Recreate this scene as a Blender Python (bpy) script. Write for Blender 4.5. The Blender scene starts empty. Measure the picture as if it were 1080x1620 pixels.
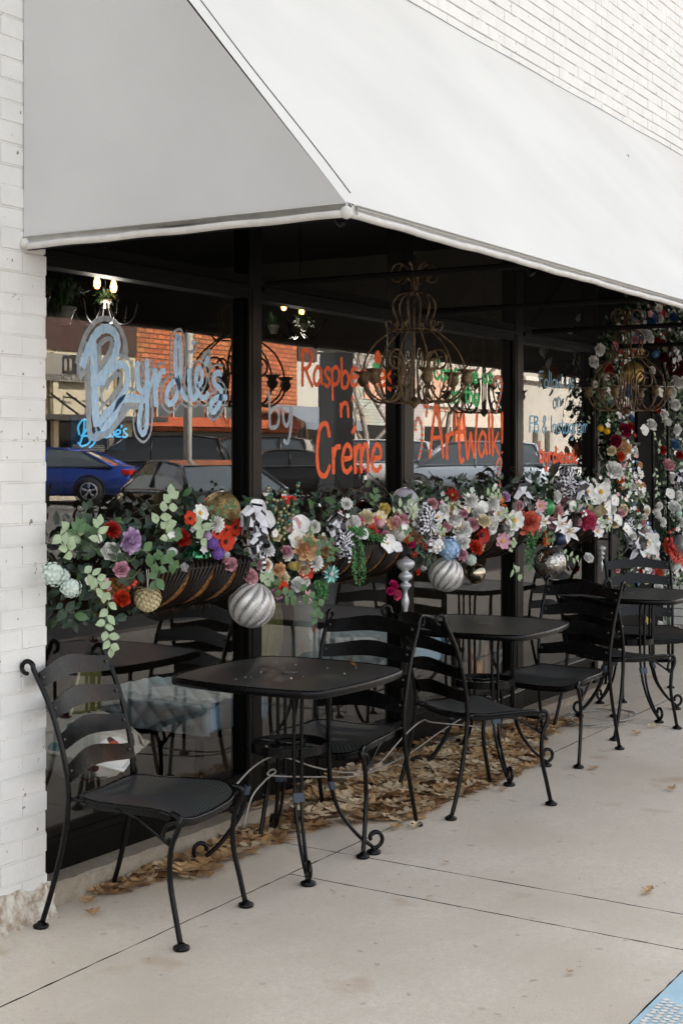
import bpy, math, random
from math import sin, cos, pi, radians, atan2, sqrt
from mathutils import Vector, Matrix
random.seed(7)
SC = bpy.context.scene
COL = SC.collection
R = random.random
def U(a, b): return a + (b - a) * R()

# ------------------------------------------------------------------ surveying: a pixel of the 1080x1620 photo to a point on a real plane
YAW = radians(31.3); FP = 2250.0; CH = 1.6; CD = 3.58
cY, sY = cos(YAW), sin(YAW)
def ray(px, py):
    l = (px - 540) / FP
    return (cY + l * sY, sY - l * cY, (715 - py) / FP)
def P(px, py, y=0.0):            # point on the vertical plane y
    r = ray(px, py); t = (y + CD) / r[1]
    return Vector((r[0] * t, y, CH + r[2] * t))
def G(px, py, z=0.0):            # point on the horizontal plane z
    r = ray(px, py); t = (z - CH) / r[2]
    return Vector((r[0] * t, -CD + r[1] * t, z))
def depth(x, y): return cY * x + sY * (y + CD)
def M(px, d):                    # a spot across the street seen in the glass at depth d
    l = (px - 540) / FP * d
    return (cY * d + sY * l, -(sY * d - cY * l - CD))

# ------------------------------------------------------------------ materials
def lin(h):
    h = h.lstrip('#'); o = []
    for i in (0, 2, 4):
        c = int(h[i:i + 2], 16) / 255
        o.append(c / 12.92 if c < .04045 else ((c + .055) / 1.055) ** 2.4)
    return tuple(o) + (1,)
MC = {}
def mat(name, col, rough=.6, metal=0., var=.0, vscale=8., bump=0., bscale=40., col2=None, emit=0., spec=.5, detail=4., coat=0., alpha=1., rvar=0., contrast=(.35, .65), trans=0.):
    if name in MC: return MC[name]
    m = bpy.data.materials.new(name); m.use_nodes = True; MC[name] = m
    nt = m.node_tree; b = nt.nodes['Principled BSDF']
    c = lin(col) if isinstance(col, str) else tuple(col) + (1,)
    b.inputs['Base Color'].default_value = c
    b.inputs['Roughness'].default_value = rough; b.inputs['Metallic'].default_value = metal
    b.inputs['Specular IOR Level'].default_value = spec
    b.inputs['Coat Weight'].default_value = coat
    b.inputs['Alpha'].default_value = alpha
    if trans: b.inputs['Transmission Weight'].default_value = trans
    geo = nt.nodes.new('ShaderNodeNewGeometry')
    if var or col2:
        n = nt.nodes.new('ShaderNodeTexNoise'); n.inputs['Scale'].default_value = vscale; n.inputs['Detail'].default_value = detail
        nt.links.new(geo.outputs['Position'], n.inputs['Vector'])
        r = nt.nodes.new('ShaderNodeValToRGB'); nt.links.new(n.outputs['Fac'], r.inputs['Fac'])
        r.color_ramp.elements[0].position = contrast[0]; r.color_ramp.elements[1].position = contrast[1]
        c2 = (lin(col2) if isinstance(col2, str) else col2) if col2 else tuple(max(0, min(1, v * (1 - var))) for v in c[:3]) + (1,)
        r.color_ramp.elements[0].color = c2; r.color_ramp.elements[1].color = c
        nt.links.new(r.outputs['Color'], b.inputs['Base Color'])
        if rvar:
            mp = nt.nodes.new('ShaderNodeMapRange'); nt.links.new(n.outputs['Fac'], mp.inputs['Value'])
            mp.inputs['From Min'].default_value = .3; mp.inputs['From Max'].default_value = .7
            mp.inputs['To Min'].default_value = rough - rvar; mp.inputs['To Max'].default_value = rough + rvar
            nt.links.new(mp.outputs['Result'], b.inputs['Roughness'])
    if bump:
        n2 = nt.nodes.new('ShaderNodeTexNoise'); n2.inputs['Scale'].default_value = bscale; n2.inputs['Detail'].default_value = 6
        nt.links.new(geo.outputs['Position'], n2.inputs['Vector'])
        bp = nt.nodes.new('ShaderNodeBump'); bp.inputs['Strength'].default_value = min(1, bump); bp.inputs['Distance'].default_value = .01
        nt.links.new(n2.outputs['Fac'], bp.inputs['Height']); nt.links.new(bp.outputs['Normal'], b.inputs['Normal'])
    if emit:
        b.inputs['Emission Color'].default_value = c; b.inputs['Emission Strength'].default_value = emit
    return m

# ------------------------------------------------------------------ mesh building
def catmull(pts, n=6, closed=False):
    pts = [Vector(p) for p in pts]; N = len(pts); out = []
    if N < 3: return pts
    rng = N if closed else N - 1
    for i in range(rng):
        if closed: a, b, c, d = pts[(i - 1) % N], pts[i], pts[(i + 1) % N], pts[(i + 2) % N]
        else:
            b, c = pts[i], pts[i + 1]
            a = pts[i - 1] if i else b * 2 - c
            d = pts[i + 2] if i + 2 < N else c * 2 - b
        for k in range(n):
            t = k / n
            out.append(.5 * ((2 * b) + (c - a) * t + (2 * a - 5 * b + 4 * c - d) * t * t + (3 * b - a - 3 * c + d) * t ** 3))
    if not closed: out.append(pts[-1])
    return out

class MB:
    def __init__(s): s.v = []; s.f = []; s.m = []; s.mi = 0
    def add(s, vs, fs, mi=None):
        o = len(s.v); s.v.extend([tuple(v) for v in vs])
        for f in fs: s.f.append(tuple(i + o for i in f)); s.m.append(s.mi if mi is None else mi)
    def box(s, x0, x1, y0, y1, z0, z1, mi=None):
        s.add([(x0, y0, z0), (x1, y0, z0), (x1, y1, z0), (x0, y1, z0), (x0, y0, z1), (x1, y0, z1), (x1, y1, z1), (x0, y1, z1)],
              [(0, 3, 2, 1), (4, 5, 6, 7), (0, 1, 5, 4), (1, 2, 6, 5), (2, 3, 7, 6), (3, 0, 4, 7)], mi)
    def bbox(s, x0, x1, y0, y1, z0, z1, b=.006, mi=None):   # bevelled box
        X = (x0, x1); Y = (y0, y1); Z = (z0, z1); vs = []; idx = {}
        for i in range(2):
            for j in range(2):
                for k in range(2):
                    sx, sy, sz = (b, -b)[i], (b, -b)[j], (b, -b)[k]
                    for a in range(3):
                        p = [X[i] + sx, Y[j] + sy, Z[k] + sz]; p[a] = (X[i], Y[j], Z[k])[a]
                        idx[(i, j, k, a)] = len(vs); vs.append(tuple(p))
        fs = []
        for a in range(3):
            b1, b2 = (a + 1) % 3, (a + 2) % 3
            for q in range(2):
                def key(u, w):
                    t = [0, 0, 0]; t[a] = q; t[b1] = u; t[b2] = w; return idx[(t[0], t[1], t[2], a)]
                f = [key(0, 0), key(1, 0), key(1, 1), key(0, 1)]
                fs.append(f if q else f[::-1])
        for a in range(3):                                   # edges along axis a
            b1, b2 = (a + 1) % 3, (a + 2) % 3
            for u in range(2):
                for w in range(2):
                    def kk(e, ax):
                        t = [0, 0, 0]; t[a] = e; t[b1] = u; t[b2] = w; return idx[(t[0], t[1], t[2], ax)]
                    f = [kk(0, b1), kk(1, b1), kk(1, b2), kk(0, b2)]
                    fs.append(f if (u == w) else f[::-1])
        for i in range(2):
            for j in range(2):
                for k in range(2):
                    f = [idx[(i, j, k, 0)], idx[(i, j, k, 1)], idx[(i, j, k, 2)]]
                    fs.append(f if (i + j + k) % 2 else f[::-1])
        s.add(vs, fs, mi)
    def tube(s, pts, r, seg=8, closed=False, caps=True, mi=None, flat=1.0):
        pts = [Vector(p) for p in pts]; N = len(pts)
        if N < 2: return
        vs = []; up = None
        for i, p in enumerate(pts):
            a = pts[(i - 1) % N] if (i or closed) else p
            b = pts[(i + 1) % N] if (i < N - 1 or closed) else p
            t = (b - a)
            if t.length < 1e-9: t = Vector((0, 0, 1))
            t.normalize()
            if up is None:
                up = Vector((0, 0, 1)) if abs(t.z) < .9 else Vector((1, 0, 0))
            n = (up - t * up.dot(t))
            if n.length < 1e-6: n = t.orthogonal()
            n.normalize(); up = n; bn = t.cross(n)
            rr = r(i / (N - 1)) if callable(r) else (r[i] if isinstance(r, (list, tuple)) else r)
            for k in range(seg):
                an = 2 * pi * k / seg
                vs.append(p + n * cos(an) * rr + bn * sin(an) * rr * flat)
        fs = []
        rng = N if closed else N - 1
        for i in range(rng):
            for k in range(seg):
                i2 = (i + 1) % N; k2 = (k + 1) % seg
                fs.append((i * seg + k, i * seg + k2, i2 * seg + k2, i2 * seg + k))
        if caps and not closed:
            fs.append(tuple(range(seg))[::-1]); fs.append(tuple((N - 1) * seg + k for k in range(seg)))
        s.add(vs, fs, mi)
    def lathe(s, prof, c=(0, 0, 0), seg=16, mi=None, mtx=None):
        vs = []; N = len(prof)
        for r, z in prof:
            for k in range(seg):
                a = 2 * pi * k / seg
                v = Vector((r * cos(a), r * sin(a), z))
                if mtx: v = mtx @ v
                vs.append(v + Vector(c))
        fs = [(i * seg + k, i * seg + (k + 1) % seg, (i + 1) * seg + (k + 1) % seg, (i + 1) * seg + k) for i in range(N - 1) for k in range(seg)]
        s.add(vs, fs, mi)
    def sphere(s, c, r, seg=16, rings=10, mi=None, sq=(1, 1, 1)):
        c = Vector(c); vs = []; fs = []
        for i in range(rings + 1):
            t = pi * i / rings
            for k in range(seg):
                a = 2 * pi * k / seg
                vs.append(c + Vector((r * sin(t) * cos(a) * sq[0], r * sin(t) * sin(a) * sq[1], r * cos(t) * sq[2])))
        for i in range(rings):
            for k in range(seg):
                k2 = (k + 1) % seg
                fs.append((i * seg + k, (i + 1) * seg + k, (i + 1) * seg + k2, i * seg + k2))
        s.add(vs, fs, mi)
    def poly(s, pts, mi=None): s.add(pts, [tuple(range(len(pts)))], mi)
    def grid(s, fn, nu, nv, mi=None, closeu=False):
        vs = [fn(i / nu, j / nv) for i in range(nu + 1) for j in range(nv + 1)]
        fs = [(i * (nv + 1) + j, (i + 1) * (nv + 1) + j, (i + 1) * (nv + 1) + j + 1, i * (nv + 1) + j + 1) for i in range(nu) for j in range(nv)]
        s.add(vs, fs, mi)
    def leaf(s, base, d, nrm, L, W, mi=None, fold=.18, droop=.15):
        base = Vector(base); d = Vector(d).normalized(); nrm = Vector(nrm); side = d.cross(nrm)
        if side.length < 1e-5: side = d.orthogonal()
        side.normalize(); n = side.cross(d)
        st = [(0, 0), (.18, .62), (.42, 1.), (.7, .74), (1, 0)]
        vs = []
        for u, w in st:
            cen = base + d * (u * L) - n * (droop * L * u * u)
            if w == 0: vs.append(cen)
            else: vs += [cen + side * (w * W / 2) + n * fold * W * w * .5, cen, cen - side * (w * W / 2) + n * fold * W * w * .5]
        s.add(vs, [(0, 1, 2), (0, 2, 3), (1, 4, 5, 2), (2, 5, 6, 3), (4, 7, 8, 5), (5, 8, 9, 6), (7, 10, 8), (8, 10, 9)], mi)
    def build(s, name, mats, parent=None, smooth=False, loc=None):
        me = bpy.data.meshes.new(name); me.from_pydata(s.v, [], s.f)
        if not isinstance(mats, (list, tuple)): mats = [mats]
        for m in mats: me.materials.append(m)
        if len(mats) > 1: me.polygons.foreach_set('material_index', s.m)
        if smooth: me.polygons.foreach_set('use_smooth', [True] * len(me.polygons))
        me.update()
        o = bpy.data.objects.new(name, me); COL.objects.link(o)
        if parent: o.parent = parent
        if loc: o.location = loc
        return o
def tag(o, label=None, cat=None, group=None, kind=None):
    if label: o['label'] = label
    if cat: o['category'] = cat
    if group: o['group'] = group
    if kind: o['kind'] = kind
    return o
def empty(name, loc=(0, 0, 0), rz=0., label=None, cat=None, group=None):
    o = bpy.data.objects.new(name, None); COL.objects.link(o); o.location = loc; o.rotation_euler = (0, 0, rz)
    o.empty_display_size = .1
    return tag(o, label, cat, group)
def copy_tree(o, parent=None):
    c = o.copy(); COL.objects.link(c)
    if parent: c.parent = parent
    for ch in list(o.children): copy_tree(ch, c)
    return c

# ------------------------------------------------------------------ common materials
black = mat('black_powder_coat', '#070708', .27, var=.2, vscale=12, bump=.04, bscale=240, spec=.24, rvar=.05)
frame_m = mat('dark_window_frame', '#090807', .42, var=.3, vscale=5, bump=.05, bscale=90, spec=.12)
silver = mat('polished_silver', '#c9c9c6', .18, 1., var=.25, vscale=20)
darkwood = mat('dark_ceiling', '#0b0a09', .8)

# ================================================================== GROUND
def concrete(name, base, dark, stain):
    m = bpy.data.materials.new(name); m.use_nodes = True; nt = m.node_tree; b = nt.nodes['Principled BSDF']
    geo = nt.nodes.new('ShaderNodeNewGeometry')
    def noise(sc, det=5, rough=.6):
        n = nt.nodes.new('ShaderNodeTexNoise'); n.inputs['Scale'].default_value = sc; n.inputs['Detail'].default_value = det; n.inputs['Roughness'].default_value = rough
        nt.links.new(geo.outputs['Position'], n.inputs['Vector']); return n
    def mix(fac, a, bcol, mode='MIX'):
        x = nt.nodes.new('ShaderNodeMix'); x.data_type = 'RGBA'; x.blend_type = mode
        if isinstance(fac, float): x.inputs[0].default_value = fac
        else: nt.links.new(fac, x.inputs[0])
        for i, s_ in ((6, a), (7, bcol)):
            if isinstance(s_, tuple): x.inputs[i].default_value = s_
            else: nt.links.new(s_, x.inputs[i])
        return x.outputs[2]
    def ramp(n, p0, p1):
        r = nt.nodes.new('ShaderNodeMapRange'); nt.links.new(n.outputs['Fac'], r.inputs['Value'])
        r.inputs['From Min'].default_value = p0; r.inputs['From Max'].default_value = p1; return r.outputs['Result']
    c = mix(ramp(noise(1.1), .3, .72), lin(dark), lin(base))
    c = mix(ramp(noise(42, 8, .8), .40, .60), mix(.55, c, lin(dark)), c)
    c = mix(ramp(noise(9, 6, .7), .35, .7), mix(.35, c, lin(dark)), c)
    c = mix(ramp(noise(3.2, 3, .5), .63, .76), c, mix(.45, c, lin(stain)))
    c = mix(ramp(noise(150, 3, .6), .64, .70), c, mix(.55, c, lin('#4a4036')))
    c = mix(ramp(noise(17, 2, .5), .70, .73), c, mix(.30, c, lin('#5a4d40')))
    v = nt.nodes.new('ShaderNodeTexVoronoi'); v.inputs['Scale'].default_value = 5.; nt.links.new(geo.outputs['Position'], v.inputs['Vector'])
    mr = nt.nodes.new('ShaderNodeMapRange'); nt.links.new(v.outputs['Distance'], mr.inputs['Value'])
    mr.inputs['From Min'].default_value = .045; mr.inputs['From Max'].default_value = .075; mr.inputs['To Min'].default_value = .45; mr.inputs['To Max'].default_value = 0
    c = mix(mr.outputs['Result'], c, mix(.5, c, lin('#5d4c3c')))
    nt.links.new(c, b.inputs['Base Color']); b.inputs['Roughness'].default_value = .88; b.inputs['Specular IOR Level'].default_value = .3
    bp = nt.nodes.new('ShaderNodeBump'); bp.inputs['Strength'].default_value = .6; bp.inputs['Distance'].default_value = .004
    nt.links.new(noise(120, 8, .7).outputs['Fac'], bp.inputs['Height']); nt.links.new(bp.outputs['Normal'], b.inputs['Normal'])
    return m
conc = concrete('sidewalk_concrete', '#ece2d3', '#c9bdab', '#a67b50')
conc_d = concrete('joint_dirt', '#5e4c3c', '#2a2018', '#2a1c10')
conc_l = concrete('ledge_concrete', '#c6bcac', '#857868', '#7a5c40')

def zr(y):                                                      # street profile
    if y > -4.6: return 0
    if y > -4.75: return -.12
    return -.12 + (-4.75 - y) / 18 * .40
def slab(mb, x0, x1, y0, y1):
    g = .0032
    def edge(a, b, n):
        out = []
        for i in range(n):
            t = i / n; p = Vector(a).lerp(Vector(b), t)
            out.append((p.x + U(-.0022, .0022), p.y + U(-.0022, .0022), 0))
        return out
    sk = -.02                                                   # cross joints run very slightly out of square
    A = (x0 + g + sk * (-y0), y0 + g, 0); B = (x1 - g + sk * (-y0), y0 + g, 0); C_ = (x1 - g + sk * (-y1), y1 - g, 0); D = (x0 + g + sk * (-y1), y1 - g, 0)
    nx = max(4, int((x1 - x0) / .05)); ny = max(4, int((y1 - y0) / .05))
    pts = edge(A, B, nx) + edge(B, C_, ny) + edge(C_, D, nx) + edge(D, A, ny)
    n = len(pts); low = [(p[0], p[1], -.012) for p in pts]
    mb.add(pts + low, [tuple(range(n))] + [])
    mb.add(pts + low, [(i, i + n, (i + 1) % n + n, (i + 1) % n) for i in range(n)], 1)
sw = MB()
xs_in = [-8, -5, -1.9, 1.5, 4.86, 8.08, 11.4, 14.8, 18, 22, 26, 32, 40]
for a, b in zip(xs_in, xs_in[1:]): slab(sw, a, b, -.61, -.10 if a < 8 else .60)
xs_out = [-8, -5, -2, 1.2, 4.52, 4.86, 8.08, 11.4, 14.8, 18, 22, 26, 32, 40]
for a, b in zip(xs_out, xs_out[1:]):
    slab(sw, a, b, -2.2, -.61); slab(sw, a, b, -4.6, -2.2)
o = sw.build('sidewalk', [conc, conc_d]); tag(o, kind='structure')
g_ = MB(); g_.box(-8, 40, -4.6, .9, -.3, -.0105)
o = g_.build('sidewalk_base', conc_d); tag(o, kind='structure')
ground = MB()
ground.poly([(-400, -400, -.35), (400, -400, -.35), (400, 400, -.35), (-400, 400, -.35)])
o = ground.build('ground', mat('ground_soil', '#6b6357', .95, var=.3, vscale=.3)); tag(o, kind='structure')
asphalt = mat('asphalt', '#5c5a57', .85, var=.3, vscale=2.5, bump=.5, bscale=90)
rd = MB(); rd.add([(-60, -4.75, -.12), (140, -4.75, -.12), (140, -22.9, .28), (-60, -22.9, .28)], [(0, 3, 2, 1)])
o = rd.build('road', asphalt); tag(o, kind='structure')
kb = MB(); kb.bbox(-60, 140, -4.75, -4.604, -.25, .002, .015)
kb.bbox(-60, 140, -23.1, -22.9, .0, .41, .015)
o = kb.build('kerb', conc_l); tag(o, kind='structure')
fs = MB(); fs.box(-60, 140, -27.2, -23.1, 0, .40)
o = fs.build('far_sidewalk', conc); tag(o, kind='structure')
mk = MB()
for i in range(26):
    x = 2 + i * 3.2
    mk.add([(x, -18, zr(-18) + .006), (x + .12, -18, zr(-18) + .006), (x - 2.3, -22.6, zr(-22.6) + .006), (x - 2.42, -22.6, zr(-22.6) + .006)], [(0, 3, 2, 1)])
for i in range(20):
    x = -20 + i * 7; mk.add([(x, -13, zr(-13) + .006), (x + 3, -13, zr(-13) + .006), (x + 3, -13.12, zr(-13.1) + .006), (x, -13.12, zr(-13.1) + .006)], [(0, 3, 2, 1)])
o = mk.build('road_markings', mat('road_paint', '#d8d4c8', .7, var=.3, vscale=12)); tag(o, kind='structure')

# painted mural corner of the sidewalk: blue ground with white pebbles
bl = MB()
bl.poly([(3.3, -2.205, .004), (3.3, -3.0, .004), (4.75, -3.0, .004), (4.75, -2.205, .004)])
mural = empty('sidewalk_mural', (3.3, -2.2, 0), label='pale blue painted band with white pebble shapes on the sidewalk corner', cat='painted mural')
o = bl.build('blue_paint', mat('blue_ground_paint', '#b4d4e2', .75, var=.14, vscale=9, bump=.2, bscale=120), mural); o.location = (-3.3, 2.2, 0)
pb = MB()
yy = -2.235
while yy > -3.3:
    x = 3.3 + U(0, .02)
    lim = 4.05 + (yy + 2.235) * 1.1 + .02 * sin(yy * 60)
    while x < lim:
        rx = U(.0085, .0105); ry = U(.0085, .0115); a0 = U(-.5, .5); n = 9; dx = U(-.002, .002); dy = U(-.0025, .0025)
        pb.poly([(x + dx + rx * cos(2 * pi * k / n) * U(.9, 1.1), yy + dy + ry * sin(2 * pi * k / n), .0065) for k in range(n)])
        x += .0205 + U(0, .003)
    yy -= .0235
o = pb.build('white_pebbles', mat('pebble_paint', '#eeeade', .7, var=.2, vscale=60), mural); o.location = (-3.3, 2.2, 0)

# ledge under the windows
lg = MB()
def ledge(u, v):
    x = 3.3 + u * 5.9; h = .085 * (1 - .62 * u); j = .004 * sin(x * 37) + .003 * sin(x * 91)
    prof = [(-.135, -.02), (-.132, h * .45), (-.128 + j, h - .012), (-.116 + j, h), (-.05, h + .004), (.06, h + .006)]
    t = v * 5; i = min(4, int(t)); f = t - i
    return (x, prof[i][0] * (1 - f) + prof[i + 1][0] * f, prof[i][1] * (1 - f) + prof[i + 1][1] * f)
lg.grid(ledge, 150, 5)
o = lg.build('curb_ledge', conc_l, smooth=False); tag(o, kind='structure')

# ================================================================== OWN BUILDING
bld = empty('storefront_building', (3.68, 0, 0), label='white painted brick corner shopfront with tall black framed windows', cat='building')
BI = Matrix.Translation((-3.68, 0, 0))
def bpart(mb, name, m, parent=None, smooth=False):
    o = mb.build(name, m, parent or bld, smooth); o.location = (-3.68, 0, 0) if parent is None else (0, 0, 0); return o

def brick_paint():
    m = bpy.data.materials.new('white_brick_paint'); m.use_nodes = True; nt = m.node_tree; b = nt.nodes['Principled BSDF']
    geo = nt.nodes.new('ShaderNodeNewGeometry')
    def noise(sc, det=5):
        n = nt.nodes.new('ShaderNodeTexNoise'); n.inputs['Scale'].default_value = sc; n.inputs['Detail'].default_value = det
        nt.links.new(geo.outputs['Position'], n.inputs['Vector']); return n
    r = nt.nodes.new('ShaderNodeValToRGB'); nt.links.new(noise(6).outputs['Fac'], r.inputs['Fac'])
    r.color_ramp.elements[0].position = .3; r.color_ramp.elements[1].position = .65
    r.color_ramp.elements[0].color = lin('#dcdad6'); r.color_ramp.elements[1].color = lin('#e5e3df')
    # chips that show the old brick
    r2 = nt.nodes.new('ShaderNodeMapRange'); nt.links.new(noise(38, 8).outputs['Fac'], r2.inputs['Value']); r2.inputs['From Min'].default_value = .70; r2.inputs['From Max'].default_value = .72
    # bare, crumbling paint close to the ground
    sx = nt.nodes.new('ShaderNodeSeparateXYZ'); nt.links.new(geo.outputs['Position'], sx.inputs[0])
    low = nt.nodes.new('ShaderNodeMapRange'); nt.links.new(sx.outputs['Z'], low.inputs['Value']); low.inputs['From Min'].default_value = .02; low.inputs['From Max'].default_value = .13; low.inputs['To Min'].default_value = .16; low.inputs['To Max'].default_value = 0
    ad = nt.nodes.new('ShaderNodeMath'); ad.operation = 'ADD'; nt.links.new(noise(26, 8).outputs['Fac'], ad.inputs[0]); nt.links.new(low.outputs[0], ad.inputs[1])
    r3 = nt.nodes.new('ShaderNodeMapRange'); nt.links.new(ad.outputs[0], r3.inputs['Value']); r3.inputs['From Min'].default_value = .68; r3.inputs['From Max'].default_value = .74
    mx = nt.nodes.new('ShaderNodeMath'); mx.operation = 'MAXIMUM'; nt.links.new(r2.outputs[0], mx.inputs[0]); nt.links.new(r3.outputs[0], mx.inputs[1])
    x = nt.nodes.new('ShaderNodeMix'); x.data_type = 'RGBA'; nt.links.new(mx.outputs[0], x.inputs[0]); nt.links.new(r.outputs['Color'], x.inputs[6]); x.inputs[7].default_value = lin('#8d7c6c')
    nt.links.new(x.outputs[2], b.inputs['Base Color']); b.inputs['Roughness'].default_value = .62
    bp = nt.nodes.new('ShaderNodeBump'); bp.inputs['Strength'].default_value = .5; bp.inputs['Distance'].default_value = .006
    nt.links.new(noise(55, 8).outputs['Fac'], bp.inputs['Height']); nt.links.new(bp.outputs['Normal'], b.inputs['Normal'])
    return m
brickp = brick_paint()
mort = mat('bed_joint_mortar', '#b5aa9c', .9, col2='#4a3526', vscale=9, detail=8, contrast=(.50, .66), bump=.6, bscale=60)

def brick_area(mb, x0, x1, z0, z1, yf=-.15):
    ch = .0712; bh = .0682; bl_ = .2035
    r0 = int(z0 / ch); r1 = int(math.ceil(z1 / ch))
    for r in range(r0, r1):
        za = r * ch + .003; zb = za + bh
        if zb > z1: continue
        off = (r % 2) * bl_ / 2
        k = int((x0 - off) / bl_) - 1
        while True:
            a = off + k * bl_; b = a + bl_; k += 1
            if b <= x0: continue
            if a >= x1: break
            a = max(a, x0); b = min(b, x1)
            if b - a < .03: continue
            dy = U(-.0018, .0018); e = .0032; s1 = .0007
            A = a + s1; B = b - s1 - (U(0, .002) if b == x1 else 0); y1 = yf + dy; y2 = yf + .006; tz = U(-.001, .001)
            vs = [(A, y2, za), (B, y2, za), (B, y2, zb), (A, y2, zb), (A + e * .4, y1, za + e + tz), (B - e * .4, y1, za + e + tz), (B - e * .4, y1, zb - e + tz), (A + e * .4, y1, zb - e + tz)]
            if b == x1:   # bricks that turn the corner have a side face
                vs += [(B, yf + .1, za), (B, yf + .1, zb)]
                mb.add(vs, [(4, 5, 6, 7), (0, 1, 5, 4), (1, 2, 6, 5), (2, 3, 7, 6), (3, 0, 4, 7), (1, 8, 9, 2)])
            else:
                mb.add(vs, [(4, 5, 6, 7), (0, 1, 5, 4), (1, 2, 6, 5), (2, 3, 7, 6), (3, 0, 4, 7)])
        mb.box(x0, x1 - .004, yf + .0042, yf + .02, za + .002, zb - .002)
        xx = x0                                                  # paint bridging parts of the bed joint
        cov = .94 if x1 < 4 else .10
        while xx < x1 - .02:
            L = U(.03, .22)
            if R() < cov or (x1 < 4 and R() < .6): mb.box(xx, min(x1 - .006, xx + L), yf + U(.0012, .0030), yf + .015, zb - .001, zb + .0045)
            xx += L
bw = MB(); brick_area(bw, 2.2, 3.681, .0, 4.4)
brick_area(bw, 3.6, 16.5, 3.70, 6.6)
bpart(bw, 'brick_face', brickp)
core = MB()
core.box(-8, 2.199, -.150, .25, -.1, 7.); core.box(2.199, 3.674, -.141, .25, -.1, 3.75); core.box(2.199, 16.5, -.141, .25, 3.75, 6.6); core.box(2.199, 16.5, -.16, .27, 6.6, 6.95)
core.box(12.325, 16.4, -.139, .6, 0, 3.749); core.box(16.5, 40, -.150, .25, -.1, 7.)
bpart(core, 'wall_core', mort)
ft_ = MB()
def foot(u, v):
    x = 2.0 + u * (3.70 - 2.0); h = .105 - .01 * sin(x * 3) + .008 * sin(x * 31) + .006 * sin(x * 57)
    j = .003 * sin(x * 43 + v * 5) + .003 * sin(x * 97 + v * 11) + .002 * sin(x * 171 - v * 17)
    if x > 3.66: h *= .9
    pr_ = [(-.150, h), (-.157 + j, h - .008), (-.160 + j * 1.4, h * .6), (-.166 + j, h * .3), (-.174 + j, .012), (-.185 + j, -.001)]
    t = v * 5; i = min(4, int(t)); f = t - i
    return (x, pr_[i][0] * (1 - f) + pr_[i + 1][0] * f, pr_[i][1] * (1 - f) + pr_[i + 1][1] * f)
ft_.grid(foot, 220, 15)
bpart(ft_, 'crumbling_footing', mat('crumbled_footing', '#d2cbbf', .95, col2='#a3917e', vscale=28, detail=8, contrast=(.36, .56), bump=.8, bscale=70))
mass = MB(); mass.box(-8, 40, .9, 14, 3.2, 6.9); mass.box(-8, 40, 13.5, 14, -.1, 3.2); mass.box(-8, -7.5, .25, 13.5, -.1, 3.2); mass.box(39.5, 40, .25, 13.5, -.1, 3.2)
mass.box(-7.9, 39.9, .25, .9, 3.2, 6.9)
bpart(mass, 'building_shell', darkwood)
# right jamb of the entry: painted brick, faces the door
jb = MB()
ch = .0712
for r in range(int(3.2 / ch)):
    za = r * ch + .003; off = (r % 2) * .1
    y = -.15 - off
    while y < .6:
        a = max(-.15, y); b = min(.6, y + .2035); y += .2035
        if b - a > .02: jb.bbox(12.30 + U(-.0015, .0015), 12.32, a + .001, b - .001, za, za + .0655, .003)
bpart(jb, 'entry_jamb', brickp)
# interior
intm = mat('interior_wall_paint', '#4a4641', .9, var=.2, vscale=3)
inn = MB(); inn.box(3.2, 11.3, 5.0, 5.1, 0, 3.2); inn.box(3.1, 3.2, .25, 5.1, 0, 3.2); inn.box(9.4, 9.5, .6, 5, 0, 3.2)
bpart(inn, 'interior_wall', intm)
inn = MB(); inn.box(3.1, 11.3, .62, 5.1, -.05, .06); inn.box(3.1, 9.4, .02, .62, -.05, .06)
bpart(inn, 'interior_floor', mat('interior_floor_dark', '#2c2723', .6, var=.3, vscale=4))
inn = MB(); inn.box(3.1, 11.3, .06, 5.1, 3.10, 3.19)
bpart(inn, 'interior_ceiling', darkwood)
hd = MB(); hd.box(3.676, 12.3, -.138, .0, 3.12, 3.74)
bpart(hd, 'header_panel', mat('black_header_panel', '#0f0e0d', .6, var=.3, vscale=6))
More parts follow.
